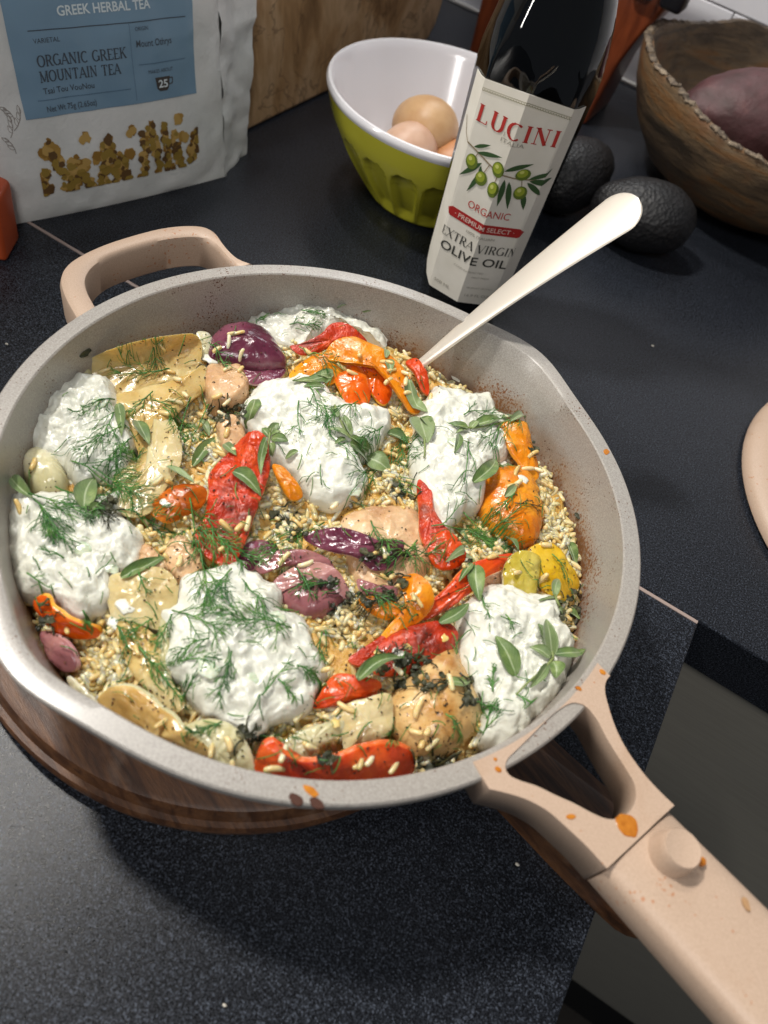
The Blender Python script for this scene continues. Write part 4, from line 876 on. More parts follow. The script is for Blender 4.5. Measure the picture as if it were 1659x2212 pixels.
sheet('onion_petal', [(356, 1318), (382, 1322), (366, 1372), (372, 1440), (360, 1486), (342, 1450), (340, 1380)], .0675, .001, ONIP, 'narrow onion strip touching the left side of the front yoghurt', 'onion', GO, th=.0012, seed=24)
sheet('onion_petal', [(424, 720, .073), (452, 722, .072), (462, 750, .069), (448, 780, .067), (430, 770, .068)], .07, .001, ONIP, 'pale onion scrap between the golden petal and the shiny red onion', 'onion', GO, th=.0014, seed=64)
# ---- red onion
dome('red_onion_wedge', [(447, 782), (452, 742), (478, 716), (530, 708), (578, 724), (606, 762), (620, 792), (585, 800), (530, 800), (480, 795)], .0660, .0115, RON, 'shiny purple red onion wedge near the back wall left of the top yoghurt', 'red onion', GR, seed=20, amp=.0005, p=2.2, crease=.0002)
sheet('red_onion_petal', [(500, 800), (555, 806), (615, 798), (600, 822), (560, 832), (520, 825)], .0650, .001, RON, 'dark inner layer below the shiny purple onion wedge', 'red onion', GR, seed=21, edge=E3)
sheet('red_onion_petal', [(655, 1162, .068), (690, 1145, .071), (740, 1140, .074), (790, 1155, .074), (830, 1172, .073), (870, 1168, .071), (866, 1200, .070), (840, 1228, .067), (805, 1232, .067), (770, 1205, .070), (705, 1190, .068)], .07, .0022, RON, 'glossy dark purple onion petal across the middle of the pan', 'red onion', GR, seed=22, wave=.0014, th=.0018, edge=E3)
sheet('red_onion_petal', [(548, 1210, .066), (600, 1190, .069), (660, 1188, .070), (705, 1205, .068), (720, 1228, .066), (670, 1222, .067), (610, 1225, .066), (565, 1240, .065)], .067, .0016, RONP, 'dusty pink onion petal right of the red pepper sheet', 'red onion', GR, seed=23, th=.0018, edge=E3)
sheet('red_onion_petal', [(590, 1258, .066), (630, 1228, .069), (680, 1214, .071), (725, 1230, .071), (752, 1270, .069), (750, 1298, .066), (722, 1262, .069), (680, 1246, .069), (640, 1256, .068), (606, 1280, .066)], .068, .0012, RONP, 'pinkish onion layer curling over the halved onion in the centre', 'red onion', GR, seed=29, th=.0018, edge=E3)
dome('red_onion_wedge', [(606, 1290), (640, 1262), (690, 1250), (735, 1268), (744, 1298), (712, 1326), (668, 1336), (628, 1322)], .0630, .0070, RONP, 'rounded pink onion half showing its rings, right of the front yoghurt', 'red onion', GR, seed=25, amp=.0004, crease=.0005)
sheet('red_onion_petal', [(498, 1222), (520, 1190), (550, 1168), (595, 1178), (600, 1205), (560, 1225), (520, 1240)], .0650, .0012, RON, 'dull purple onion piece tucked against the lower end of the red pepper sheet', 'red onion', GR, seed=26, edge=E3)
sheet('red_onion_wedge', [(92, 1366, .061), (128, 1372, .066), (158, 1400, .068), (170, 1440, .065), (145, 1452, .062), (112, 1425, .060)], .06, .002, RONP, 'mauve onion piece by the left wall below the left lower yoghurt', 'red onion', GR, seed=27, th=.003, edge=E3)
sheet('red_onion_petal', [(772, 1252), (808, 1262), (856, 1272), (850, 1296), (806, 1290), (778, 1275)], .0660, .0010, RONP, 'pink onion scrap left of the middle orange pepper curl', 'red onion', GR, seed=28, edge=E3)
# ---- red peppers
sheet('red_pepper_piece', [(520, 950, .070), (545, 938, .073), (572, 955, .073), (584, 1000, .070), (574, 1050, .070), (552, 1108, .071), (530, 1172, .070), (502, 1222, .067), (465, 1216, .066), (430, 1190, .067), (422, 1160, .068), (440, 1118, .069), (450, 1070, .070), (452, 1025, .070), (488, 985, .070)], .07, .0028, REDC, 'long wrinkled roasted red pepper sheet left of the middle yoghurt', 'red pepper', GP, th=.0028, n=110, rings=30, seed=30, wave=.0012, fq=210, edge=E1)
sheet('red_pepper_piece', [(540, 985, .072), (535, 950, .076), (550, 930, .078), (575, 945, .077), (580, 985, .073), (560, 1000, .071)], .07, .0015, RED, 'small folded red pepper flap at the top of the wrinkled red sheet', 'red pepper', GP, th=.0024, seed=31, edge=E1)
sheet('red_pepper_piece', [(902, 1040, .068), (930, 1050, .069), (938, 1100, .068), (960, 1142, .068), (975, 1160, .069), (960, 1200, .067), (930, 1205, .066), (908, 1160, .067), (904, 1100, .068)], .068, .0020, REDC, 'bent red pepper strip below the right yoghurt', 'red pepper', GP, th=.0028, seed=32, edge=E1)
sheet('red_pepper_piece', [(925, 1175, .070), (965, 1146, .074), (1004, 1188, .072), (996, 1222, .068), (955, 1232, .067), (930, 1212, .068)], .0675, .0016, RED, 'flat bright red pepper square at the foot of the bent strip', 'red pepper', GP, seed=33, th=.0028, edge=E1)
sheet('red_pepper_piece', [(1105, 1196, .073), (1098, 1222, .070), (1050, 1246, .069), (1010, 1285, .069), (950, 1326, .067), (902, 1342, .065), (900, 1322, .067), (955, 1278, .071), (1000, 1228, .073), (1050, 1206, .074)], .07, .0022, RED, 'diagonal bright red pepper strip above the lower right yoghurt', 'red pepper', GP, th=.0026, seed=34, edge=E1)
sheet('red_pepper_piece', [(798, 1415, .066), (850, 1368, .070), (905, 1348, .072), (962, 1342, .072), (988, 1370, .070), (974, 1408, .067), (930, 1442, .065), (870, 1458, .064), (812, 1458, .064)], .067, .0045, REDC, 'darkened red pepper piece left of the lower right yoghurt, herbs stuck on it', 'red pepper', GP, seed=35, th=.0028, wave=.001, edge=E1)
sheet('red_pepper_piece', [(686, 1508, .067), (722, 1458, .071), (775, 1460, .072), (822, 1474, .069), (806, 1506, .066), (740, 1520, .066), (680, 1530, .065)], .067, .0025, RED, 'red pepper piece at the right foot of the front yoghurt', 'red pepper', GP, seed=36, th=.0026, edge=E1)
sheet('red_pepper_piece', [(546, 1696, .060), (552, 1645, .069), (568, 1608, .074), (592, 1598, .075), (612, 1622, .076), (660, 1640, .0765), (720, 1634, .0765), (775, 1612, .0765), (830, 1602, .075), (880, 1614, .072), (896, 1636, .067), (888, 1668, .060), (850, 1706, .055), (720, 1715, .054), (600, 1712, .055)], .07, .0042, RED, 'large curved bright red pepper piece at the front rim', 'red pepper', GP, n=120, rings=22, th=.0036, seed=37, edge=E1, wave=.0003, curl=.0004)
sheet('red_pepper_piece', [(626, 748, .072), (650, 742, .074), (692, 722, .078), (715, 700, .080), (745, 698, .080), (775, 718, .078), (795, 745, .073), (760, 748, .072), (725, 745, .073), (690, 762, .071), (650, 768, .070)], .07, .0016, REDC, 'red pepper slice lying across the front of the top yoghurt', 'red pepper', GP, th=.0026, seed=38, edge=E1)
sheet('red_pepper_piece', [(778, 768, .070), (802, 770, .071), (832, 800, .071), (846, 850, .068), (828, 876, .066), (800, 850, .068), (785, 810, .070)], .0695, .0022, ORGR, 'orange-red pepper piece under the large orange pepper arch', 'red pepper', GP, th=.0026, seed=39, edge=E2)
sheet('red_pepper_piece', [(876, 784, .069), (900, 776, .071), (922, 805, .070), (926, 852, .066), (908, 840, .067), (896, 810, .069)], .068, .001, RED, 'small red pepper bit where the serving spoon enters the food', 'red pepper', GP, th=.0024, seed=40, edge=E1)
sheet('red_pepper_piece', [(752, 1425, .065), (800, 1390, .067), (852, 1356, .067), (880, 1358, .067), (850, 1385, .067), (812, 1415, .066), (785, 1440, .065)], .0655, .001, REDC, 'shadowed red pepper strip behind the darkened red pepper', 'red pepper', GP, th=.0024, seed=41, edge=E1)
# ---- orange and yellow peppers
sheet('orange_pepper_piece', [(700, 768, .074), (722, 738, .079), (758, 730, .081), (800, 742, .081), (838, 762, .080), (872, 800, .078), (900, 845, .074), (910, 886, .069), (886, 892, .069), (862, 858, .073), (832, 818, .076), (795, 785, .078), (755, 778, .077), (720, 785, .074)], .076, .0024, ORG, 'large arched orange pepper strip near the back, left of the spoon', 'orange pepper', GP, n=110, rings=20, th=.0026, seed=42, edge=E2)
sheet('orange_pepper_piece', [(624, 815, .067), (655, 782, .071), (700, 762, .074), (735, 772, .074), (748, 800, .071), (715, 832, .068), (665, 836, .066)], .07, .0026, ORG, 'orange pepper piece with rice on it behind the middle yoghurt', 'orange pepper', GP, seed=43, th=.0026, edge=E2)
sheet('orange_pepper_piece', [(722, 812, .070), (752, 788, .072), (785, 800, .072), (800, 850, .069), (790, 880, .066), (755, 878, .066), (735, 850, .068)], .07, .0024, ORGR, 'deep orange pepper piece below the arch, above the middle yoghurt', 'orange pepper', GP, th=.0026, seed=44, edge=E2)
sheet('orange_pepper_piece', [(1082, 920, .074), (1108, 908, .076), (1136, 916, .074), (1150, 965, .070), (1164, 1020, .067), (1150, 1040, .066), (1125, 1010, .069), (1098, 968, .073)], .072, .0022, ORG, 'upper orange pepper flap right of the right yoghurt', 'orange pepper', GP, th=.0024, seed=45, edge=E2)
dome('orange_pepper_piece', [(1042, 1050), (1062, 1022), (1096, 1012), (1140, 1028), (1160, 1060), (1172, 1115), (1158, 1168), (1124, 1178), (1080, 1158), (1046, 1125), (1034, 1090)], .0640, .0105, ORG, 'biggest bulging orange pepper piece, against the right side of the right yoghurt', 'orange pepper', GP, n=100, rings=26, seed=46, amp=.0008, p=2.4, lump=.0036, crease=.0005, wob=.0014)
sheet('orange_pepper_piece', [(588, 1006, .071), (612, 1010, .071), (640, 1040, .070), (654, 1072, .067), (628, 1080, .067), (606, 1050, .069)], .0695, .0014, ORG, 'small orange pepper tongue sticking out below the middle yoghurt', 'orange pepper', GP, th=.0024, seed=47, edge=E2)
sheet('orange_pepper_piece', [(862, 1252, .073), (898, 1240, .077), (928, 1262, .078), (938, 1300, .076), (915, 1335, .072), (880, 1360, .070), (838, 1388, .067), (822, 1376, .067), (850, 1345, .070), (872, 1318, .073), (872, 1285, .074)], .073, .0026, ORG, 'orange pepper curl in the lower middle, above the darkened red pepper', 'orange pepper', GP, n=90, th=.0028, seed=48, edge=E2)
sheet('orange_pepper_piece', [(775, 1296, .067), (812, 1288, .069), (850, 1300, .070), (876, 1325, .069), (840, 1340, .067), (800, 1325, .067)], .068, .0016, ORG, 'orange pepper scrap with dill on it beside the middle orange curl', 'orange pepper', GP, th=.0024, seed=49, edge=E2)
sheet('orange_pepper_piece', [(76, 1302, .066), (98, 1284, .071), (125, 1312, .073), (165, 1342, .072), (212, 1352, .069), (214, 1374, .065), (165, 1378, .063), (118, 1362, .062)], .067, .0022, ORGR, 'orange pepper slice at the lower edge of the left lower yoghurt', 'orange pepper', GP, th=.0028, seed=50, edge=E2)
sheet('orange_pepper_piece', [(322, 1102, .067), (350, 1066, .070), (395, 1046, .072), (444, 1056, .071), (440, 1090, .068), (402, 1116, .066), (358, 1130, .066)], .069, .0026, ORGC, 'charred orange pepper bit left of the red pepper sheet', 'orange pepper', GP, th=.0026, seed=51, edge=E2)
sheet('yellow_pepper_piece', [(1142, 1186, .070), (1190, 1174, .072), (1226, 1215, .068), (1250, 1262, .062), (1214, 1300, .062), (1178, 1282, .064), (1152, 1236, .067)], .067, .0018, YEL, 'yellow pepper piece beside the rice at the right wall', 'yellow pepper', GP, th=.003, seed=52, edge=E2)
sheet('yellow_pepper_piece', [(1088, 1222, .072), (1122, 1190, .075), (1164, 1204, .073), (1160, 1255, .069), (1148, 1296, .065), (1094, 1284, .066)], .07, .0018, veg('green_yellow_pepper', '#a08c2a', '#b8a43c', '#cdbd60', 60, .16, 200, .4, .14, '#6a4a10', .84), 'squarish yellow-green pepper piece directly above the lower right yoghurt', 'yellow pepper', GP, th=.003, seed=53, edge=ONIP)
# ---- yoghurt
def yog(px, z, h, label, seed, **k):
    c_ = np.mean(np.array(px, float), axis=0); px = [tuple(c_ + (np.array(q) - c_) * (1.05 + .05 * math.sin(3.1 * i + seed))) for i, q in enumerate(px)]; h *= .84
    return dome('yoghurt_dollop', px, z, h, YOG, label, 'yoghurt', 'dollops of herbed yoghurt on the rice', n=150, rings=52, p=k.pop('p', 3.4), q=.55, amp=k.pop('amp', .0027), fq=k.pop('fq', 125), lump=k.pop('lump', .0042), seed=seed, skirt=.008, wob=.0015, rg_=.0030, **k)
yog([(545, 700), (572, 680), (600, 668), (640, 660), (680, 655), (730, 652), (762, 668), (800, 690), (822, 720), (828, 752), (790, 735), (760, 718), (735, 712), (700, 730), (665, 742), (630, 752), (600, 735), (570, 715)], .0640, .0085, 'flattened yoghurt dollop against the back wall, furthest from the camera', 1)
yog([(120, 850), (150, 832), (205, 826), (242, 852), (262, 900), (282, 945), (290, 1000), (262, 1030), (215, 1035), (170, 1040), (140, 1015), (100, 990), (66, 965), (60, 925), (72, 890), (98, 855)], .0630, .0135, 'rounded yoghurt dollop at the upper left wall of the pan', 12)
yog([(28, 1082), (70, 1090), (120, 1075), (170, 1085), (205, 1085), (255, 1082), (268, 1130), (300, 1160), (306, 1200), (288, 1235), (245, 1250), (232, 1300), (205, 1330), (175, 1346), (140, 1325), (105, 1292), (62, 1295), (38, 1265), (24, 1210), (20, 1140)], .0620, .0130, 'widest yoghurt dollop, at the lower left wall below the pale onion wedge', 23)
yog([(560, 850), (600, 828), (650, 822), (690, 832), (735, 880), (790, 890), (830, 905), (832, 940), (800, 975), (770, 1000), (785, 1040), (760, 1078), (715, 1084), (670, 1078), (650, 1035), (610, 1010), (585, 985), (560, 945), (535, 910)], .0655, .0125, 'lobed yoghurt dollop in the middle of the pan under oregano sprigs', 34)
yog([(905, 905), (915, 870), (945, 852), (1000, 855), (1045, 862), (1068, 890), (1090, 920), (1098, 960), (1080, 1000), (1045, 1035), (1035, 1085), (1000, 1110), (960, 1132), (930, 1100), (905, 1050), (888, 1000), (895, 950)], .0650, .0125, 'tall yoghurt dollop on the right side, leaning on the big orange pepper', 45)
yog([(385, 1310), (400, 1262), (450, 1238), (510, 1232), (560, 1250), (600, 1285), (605, 1320), (650, 1345), (672, 1390), (690, 1440), (690, 1480), (650, 1525), (600, 1560), (540, 1582), (490, 1565), (440, 1530), (400, 1490), (370, 1440), (358, 1380), (362, 1340)], .0650, .0130, 'round yoghurt dollop nearest the front, thickly strewn with dill', 56)
yog([(990, 1385), (995, 1330), (1020, 1290), (1070, 1278), (1130, 1288), (1185, 1310), (1210, 1345), (1222, 1400), (1222, 1460), (1190, 1510), (1150, 1560), (1105, 1600), (1065, 1612), (1038, 1590), (1040, 1540), (1020, 1490), (990, 1440)], .0640, .0145, 'yoghurt dollop at the lower right next to the pan handle, topped with an oregano sprig', 67)

# ------------------------------------------------------------------ serving spoon
a_ = at(915, 782, .066); b_ = at(1037, 690, .0955); d_ = (b_ - a_); d_ /= np.linalg.norm(d_)
n0 = np.cross(d_, np.array([0, 0, 1.])); n0 /= np.linalg.norm(n0); up_ = np.cross(n0, d_)
# rotate the flat of the handle a little towards the camera
Ls = None; best = None
for t in np.linspace(.08, .22, 300):
    p = a_ + d_ * t; v = p - CAM; cc = AXX * v[0] + AXY * v[1] + AXZ * v[2]; X_ = CXP + F_PX * cc[0] / cc[2]
    if best is None or abs(X_ - 1380) < best[0]: best = (abs(X_ - 1380), t)
LS = best[1]
spm_ = M('champagne_metal'); spm_.set(color=sr('#ebe2d4'), rough=.36, metal=.55); spm_.bump(spm_.noise(1500, 2), .05, .0002); spm_ = spm_.m
spoon = empty('serving_spoon', tuple(a_), 'champagne coloured metal spoon standing in the rice, its broad handle end over the counter', 'spoon')
ns = 84; V = []
for i in range(ns):
    t = -.02 + (LS + .0075) * i / 59 if i < 60 else LS - .0125 + .0125 * math.sin(math.pi / 2 * (i - 59) / 24); f_ = max(0, t / LS); hw = .0036 + (.0142 - .0036) * (f_ ** 1.15)
    e = (LS - t) / .0125; hw *= math.sqrt(max(.0004, 1 - (1 - e) ** 2)) if e < 1 else 1
    th = .0022 - .0006 * f_; c = a_ + d_ * t + up_ * (.004 * math.sin(math.pi * f_) * .6)
    for k in range(20):
        q = 2 * math.pi * k / 20; x = math.copysign(abs(math.cos(q)) ** .75, math.cos(q)); z = math.copysign(abs(math.sin(q)) ** .75, math.sin(q))
        V.append(tuple(c + n0 * x * hw + up_ * (z * th / 2 + .0006 * (1 - x * x))))
recalc(build('spoon_handle', V, grid_faces(20, ns, True) + [tuple(range(19, -1, -1)), tuple(range((ns - 1) * 20, ns * 20))], spm_, spoon))
V = []
for j in range(13):
    for i in range(24):
        q = 2 * math.pi * i / 24; r_ = j / 12; bx = -.048 + .030 * r_ * math.cos(q); V.append(tuple(a_ + d_ * bx * .6 + np.array([0, 0, -.004]) + n0 * (.019 * r_ * math.sin(q)) + up_ * (-.006 * (1 - r_ * r_))))
build('spoon_bowl', V, grid_faces(24, 13, True), spm_, spoon)
YB = [(690, 700, 150, 55), (170, 930, 125, 120), (165, 1210, 155, 145), (690, 950, 165, 140), (990, 990, 115, 150), (525, 1405, 180, 185), (1110, 1440, 130, 180)]
# ------------------------------------------------------------------ the surface herbs fall on
allV, allF = [], []
def addsurf(V, Fc):
    o = len(allV); allV.extend(V); allF.extend([tuple(i + o for i in f) for f in Fc])
for V, Fc in pieces: addsurf(V, Fc)
addsurf([tuple(v) for v in Bd.V[:N * 60]], grid_faces(N, 60, True))
lv = [tuple(PANB.matrix_world @ v.co + Vector((0, 0, 0))) if False else tuple(Vector(v.co) + Vector((0, 0, ZB))) for v in PANB.data.vertices]
addsurf(lv, [tuple(p.vertices) for p in PANB.data.polygons])
tree = BVHTree.FromPolygons(allV, allF)
def hit(px, py):
    r = Vector(ray(px, py)).normalized(); h = tree.ray_cast(Vector(CAM), r)[0]
    if h is None or h.z > .081: return at(px, py, .071)
    return np.array(h)
GN = 330; GX = np.linspace(-.15, .15, GN); HM = np.zeros((GN, GN))
for j, y in enumerate(GX):
    for i, x in enumerate(GX):
        h = tree.ray_cast(Vector((x, y, .3)), Vector((0, 0, -1)))[0]; HM[j, i] = h.z if h is not None else .02
def hm(x, y):
    q_ = math.hypot(x, y)
    if q_ > .1235: x, y = x * .1235 / q_, y * .1235 / q_
    fx = (x + .15) / .3 * (GN - 1); fy = (y + .15) / .3 * (GN - 1); i = int(min(max(fx, 0), GN - 2)); j = int(min(max(fy, 0), GN - 2)); a = fx - i; b = fy - j
    return (HM[j, i] * (1 - a) + HM[j, i + 1] * a) * (1 - b) + (HM[j + 1, i] * (1 - a) + HM[j + 1, i + 1] * a) * b

# ------------------------------------------------------------------ oregano
rl = random.Random(21)
def leaf_mesh(p0, p1, wd, fold=.35, lift=.0012):
    d = p1 - p0; L = np.linalg.norm(d); T = d / L; s_ = np.cross(T, (0, 0, 1.)); s_ /= np.linalg.norm(s_); V = []; UV = []; nl, nw = 13, 7
    tw = rl.uniform(-.5, .5); fold = fold * rl.uniform(.5, 2.2); arch = rl.uniform(.04, .16) * L; sb = rl.uniform(-.08, .08) * L
    for bot in (0, 1):
        for i in range(nl):
            t = i / (nl - 1); w_ = wd / 2 * (math.sin(math.pi * min(1, t * .96 + .03) ** .82) ** .75) * (1.05 - .2 * t); c = p0 + d * t + np.array([0, 0, arch * math.sin(math.pi * t)]) + s_ * sb * math.sin(math.pi * t)
            for k in range(nw):
                u = -1 + 2 * k / (nw - 1); q = c + s_ * (u * w_ * math.cos(fold)) + np.array([0, 0, 1.]) * (abs(u) * w_ * math.sin(fold) + u * w_ * tw + .0004 * nz(t * 6 + p0[0] * 900, u * 2))
                g = hm(q[0], q[1]) + lift * .6 + .0003; q[2] = max(q[2], g) if t > .02 else q[2]
                q[2] -= .00030 * bot; V.append(tuple(q)); UV.append(((u + 1) / 2, t))
    F1 = grid_faces(nw, nl); h = nw * nl; Fc = F1 + [tuple(h + i for i in f[::-1]) for f in F1]
    for i in range(nl - 1):
        for e in (0, nw - 1): a, b = i * nw + e, (i + 1) * nw + e; Fc.append((a, b, h + b, h + a) if e else (b, a, h + a, h + b))
    return V, Fc, UV
def leafo(x0, y0, x1, y1, wpx, parent=None, label=None):
    a, b = hit(x0, y0), hit(x1, y1); dist = np.linalg.norm((a + b) / 2 - CAM); a = a + (0, 0, .0012); b = b + (0, 0, .0012)
    V, Fc, UV = leaf_mesh(a, b, wpx * dist / F_PX * 1.26); o = build('leaf' if parent else 'oregano_leaf', V, Fc, OREG, parent, uv=UV)
    if parent is None: tag(o, label, 'oregano leaf', 'loose oregano leaves on the dish')
    return o
def stemo(pts, parent, r_=.0006):
    P = [hit(x, y) + (0, 0, .0016) for x, y in pts]; P = resample(P, 14, False); V, Fc = tube(P, [r_ * (1 - .4 * i / 13) for i in range(14)], 6); return build('stem', V, Fc, STEM, parent)
def sprig(cx, cy, label, leaves, stem):
    p = hit(cx, cy); e = empty('oregano_sprig', tuple(p), label, 'oregano sprig', 'oregano sprigs on the dish')
    for l_ in leaves: leafo(*l_, parent=e)
    for s_ in stem: stemo(s_, e)
sprig(756, 950, 'many-leaved oregano sprig across the right half of the middle yoghurt', [(756, 950, 708, 930, 22), (758, 945, 734, 904, 18), (728, 904, 716, 882, 16), (756, 962, 801, 1012, 34), (792, 992, 842, 1022, 38), (757, 948, 784, 968, 20), (752, 938, 742, 900, 14), (775, 965, 800, 985, 18), (745, 950, 722, 962, 12)], [[(722, 880), (740, 925), (760, 955), (785, 985)]])
sprig(1190, 1425, 'star-shaped oregano sprig on the right side of the lower right yoghurt', [(1190, 1418, 1178, 1340, 32), (1196, 1415, 1256, 1412, 24), (1186, 1424, 1142, 1400, 22), (1192, 1431, 1198, 1468, 28), (1180, 1440, 1143, 1488, 22), (1176, 1385, 1160, 1350, 16), (1180, 1412, 1165, 1380, 14)], [[(1192, 1425), (1170, 1450), (1135, 1480), (1112, 1505)], [(1192, 1425), (1186, 1395), (1180, 1370)]])
sprig(1020, 1212, 'three-leaf oregano sprig on the crossing red pepper strips', [(1018, 1208, 961, 1217, 17), (1018, 1220, 989, 1260, 15), (1026, 1224, 1034, 1300, 30)], [[(1018, 1200), (1020, 1214), (1025, 1230)]])
sprig(1050, 920, 'oregano sprig over the upper part of the right yoghurt', [(1009, 928, 967, 918, 20), (1010, 930, 982, 940, 14), (1022, 924, 1080, 908, 28), (1100, 914, 1132, 908, 18), (1015, 930, 1030, 912, 16), (1085, 905, 1100, 898, 14)], [[(990, 925), (1030, 928), (1100, 912)]])
sprig(582, 950, 'dark tight oregano cluster at the left edge of the middle yoghurt', [(582, 948, 566, 928, 14), (584, 940, 602, 918, 16), (586, 950, 622, 956, 18), (580, 960, 563, 1030, 16), (582, 962, 586, 1002, 15), (584, 945, 606, 936, 14), (578, 944, 592, 922, 12)], [[(584, 925), (580, 960), (574, 985)]])
sprig(1200, 1300, 'small oregano sprig by the right wall above the lower right yoghurt', [(1196, 1290, 1205, 1254, 17), (1162, 1300, 1222, 1306, 13), (1222, 1322, 1248, 1342, 20), (1205, 1318, 1212, 1336, 12)], [[(1196, 1290), (1205, 1312), (1218, 1322)]])
sprig(715, 832, 'two dark oregano leaves on the top edge of the middle yoghurt', [(715, 834, 633, 826, 24), (716, 834, 684, 813, 18), (700, 838, 655, 838, 14)], [[(716, 834), (722, 850)]])
sprig(870, 900, 'pair of broad grey-green oregano leaves between the middle and right yoghurt', [(862, 872, 922, 893, 26), (905, 905, 922, 960, 48), (908, 905, 935, 940, 30)], [[(915, 950), (916, 980), (914, 995)]])
sprig(836, 790, 'tiny oregano tip on the arched orange pepper', [(832, 776, 828, 756, 14), (835, 782, 842, 810, 18)], [[(830, 765), (836, 786)]])
for l_ in ((782, 676, 846, 646, 38, 'large pale oregano leaf at the back wall on the top yoghurt'), (727, 668, 747, 662, 20, 'small round oregano leaf at the back edge of the top yoghurt'), (534, 930, 548, 866, 30, 'pale upright oregano leaf left of the middle yoghurt'),
  (417, 1010, 467, 949, 24, 'oregano leaf above the red pepper sheet, tip to the upper right'), (504, 1022, 564, 1077, 28, 'folded oregano leaf lying on the red pepper sheet'), (836, 939, 880, 962, 26, 'bright green oregano leaf right of the many-leaved sprig'),
  (616, 994, 644, 978, 12, 'dry curled oregano leaf on the lower half of the middle yoghurt'), (404, 917, 427, 936, 14, 'small oregano leaf among dill above the red pepper'), (433, 911, 452, 945, 16, 'narrow dark oregano leaf above the red pepper'), (484, 962, 510, 987, 16, 'oregano leaf at the top left edge of the red pepper sheet'),
  (989, 941, 980, 982, 18, 'small oregano leaf hanging below the sprig on the right yoghurt'), (1021, 1045, 1069, 996, 30, 'long oregano leaf at the right lower edge of the right yoghurt'), (1089, 1076, 1114, 1050, 15, 'small oregano leaf on the biggest orange pepper'),
  (983, 1146, 1010, 1174, 20, 'grey oregano leaf under the dill below the right yoghurt'), (1092, 1165, 1118, 1192, 18, 'grey oregano leaf at the foot of the biggest orange pepper'), (1226, 1176, 1242, 1225, 20, 'oregano leaf standing in the rice at the right wall'),
  (772, 1472, 868, 1424, 34, 'large oregano leaf across the dark red pepper in the lower middle'), (768, 1466, 850, 1422, 22, 'darker oregano leaf tucked behind the large lower middle one'), (948, 1348, 1011, 1306, 24, 'oregano leaf at the upper left edge of the lower right yoghurt'), (963, 1473, 1014, 1475, 22, 'dark oregano leaf on the large chicken piece'),
  (1111, 1462, 1069, 1377, 36, 'big single oregano leaf standing out on the lower right yoghurt'), (858, 1482, 868, 1460, 12, 'tiny oregano leaf between chicken and dark red pepper'), (262, 1251, 358, 1208, 28, 'long oregano leaf off the right tip of the left lower yoghurt'),
  (255, 876, 263, 946, 20, 'oregano leaf in the dill on the upper left yoghurt'), (297, 913, 322, 963, 28, 'pale oregano leaf on the golden onion sheet'), (182, 1100, 204, 1036, 36, 'broad oregano leaf between the two left yoghurts'), (25, 1036, 72, 1080, 26, 'oregano leaf touching the left wall beside the ribbed onion'),
  (361, 1011, 420, 1047, 22, 'oregano leaf above the charred orange pepper'), (196, 1108, 220, 1092, 14, 'small folded oregano leaf under dill by the left lower yoghurt')): leafo(*l_[:5], label=l_[5])

# ------------------------------------------------------------------ dill
rd = random.Random(31)
def fil(x, y, a, L, curve, z0, lift, n=6):
    P = []
    for i in range(n):
        q_ = math.hypot(x, y)
        if q_ > .1255: x, y = x * .1255 / q_, y * .1255 / q_
        t = i / (n - 1); xx, yy = x, y; P.append((xx, yy, max(hm(xx, yy) + .0005, z0 * (1 - t) + (hm(xx, yy)) * t) + lift * math.sin(math.pi * min(1, t * .8)) + .0004)); a += curve / n; x += math.cos(a) * L / (n - 1); y += math.sin(a) * L / (n - 1)
    return P
def frond(bag_, x, y, a, L, lv, thick, spread=.6, dens=1.0):
    """stem with branching threads, all lying on the food"""
    cv = rd.uniform(-.35, .35) * (1.4 if lv == 2 else 1); lift = rd.uniform(.0, .0018); z0 = hm(x, y) + .001
    P = fil(x, y, a, L, cv, z0, lift, 9); V, Fc = tube(P, [thick * (1 - .55 * i / 8) for i in range(9)], 4); bag_.add(V, Fc)
    if lv == 0: return
    nb = max(2, int((5.5 if lv == 2 else 2.6) * min(dens, 1.6) + rd.random()))
    for k in range(nb):
        t = .18 + .8 * (k + rd.random() * .5) / nb; i = min(7, int(t * 8)); px_, py_, pz_ = P[i]; aa = a + cv * t + (-1 if k % 2 else 1) * rd.uniform(.22, .25 + spread * .8)
        frond(bag_, px_, py_, aa, L * (rd.uniform(.34, .60) if lv == 2 else rd.uniform(.45, .85)) * (1.1 - .5 * t), lv - 1, thick * .72, spread, dens)
    for s_ in (-1, 1): frond(bag_, P[-2][0], P[-2][1], a + cv + s_ * .35, L * .25, 0, thick * .6)
def dillo(x0, y0, x1, y1, label, dens=1.0, sp=.6, m=None, k=1.0):
    a, b = hit(x0, y0), hit(x1, y1); d = (b - a)[:2]; L = np.linalg.norm(d); bg_ = Bag(); frond(bg_, a[0], a[1], math.atan2(d[1], d[0]), L, 2, .00040 * k, sp, dens)
    return tag(bg_.build('dill_sprig', [m or DILL]), label, 'dill sprig', 'dill sprigs scattered on the dish')
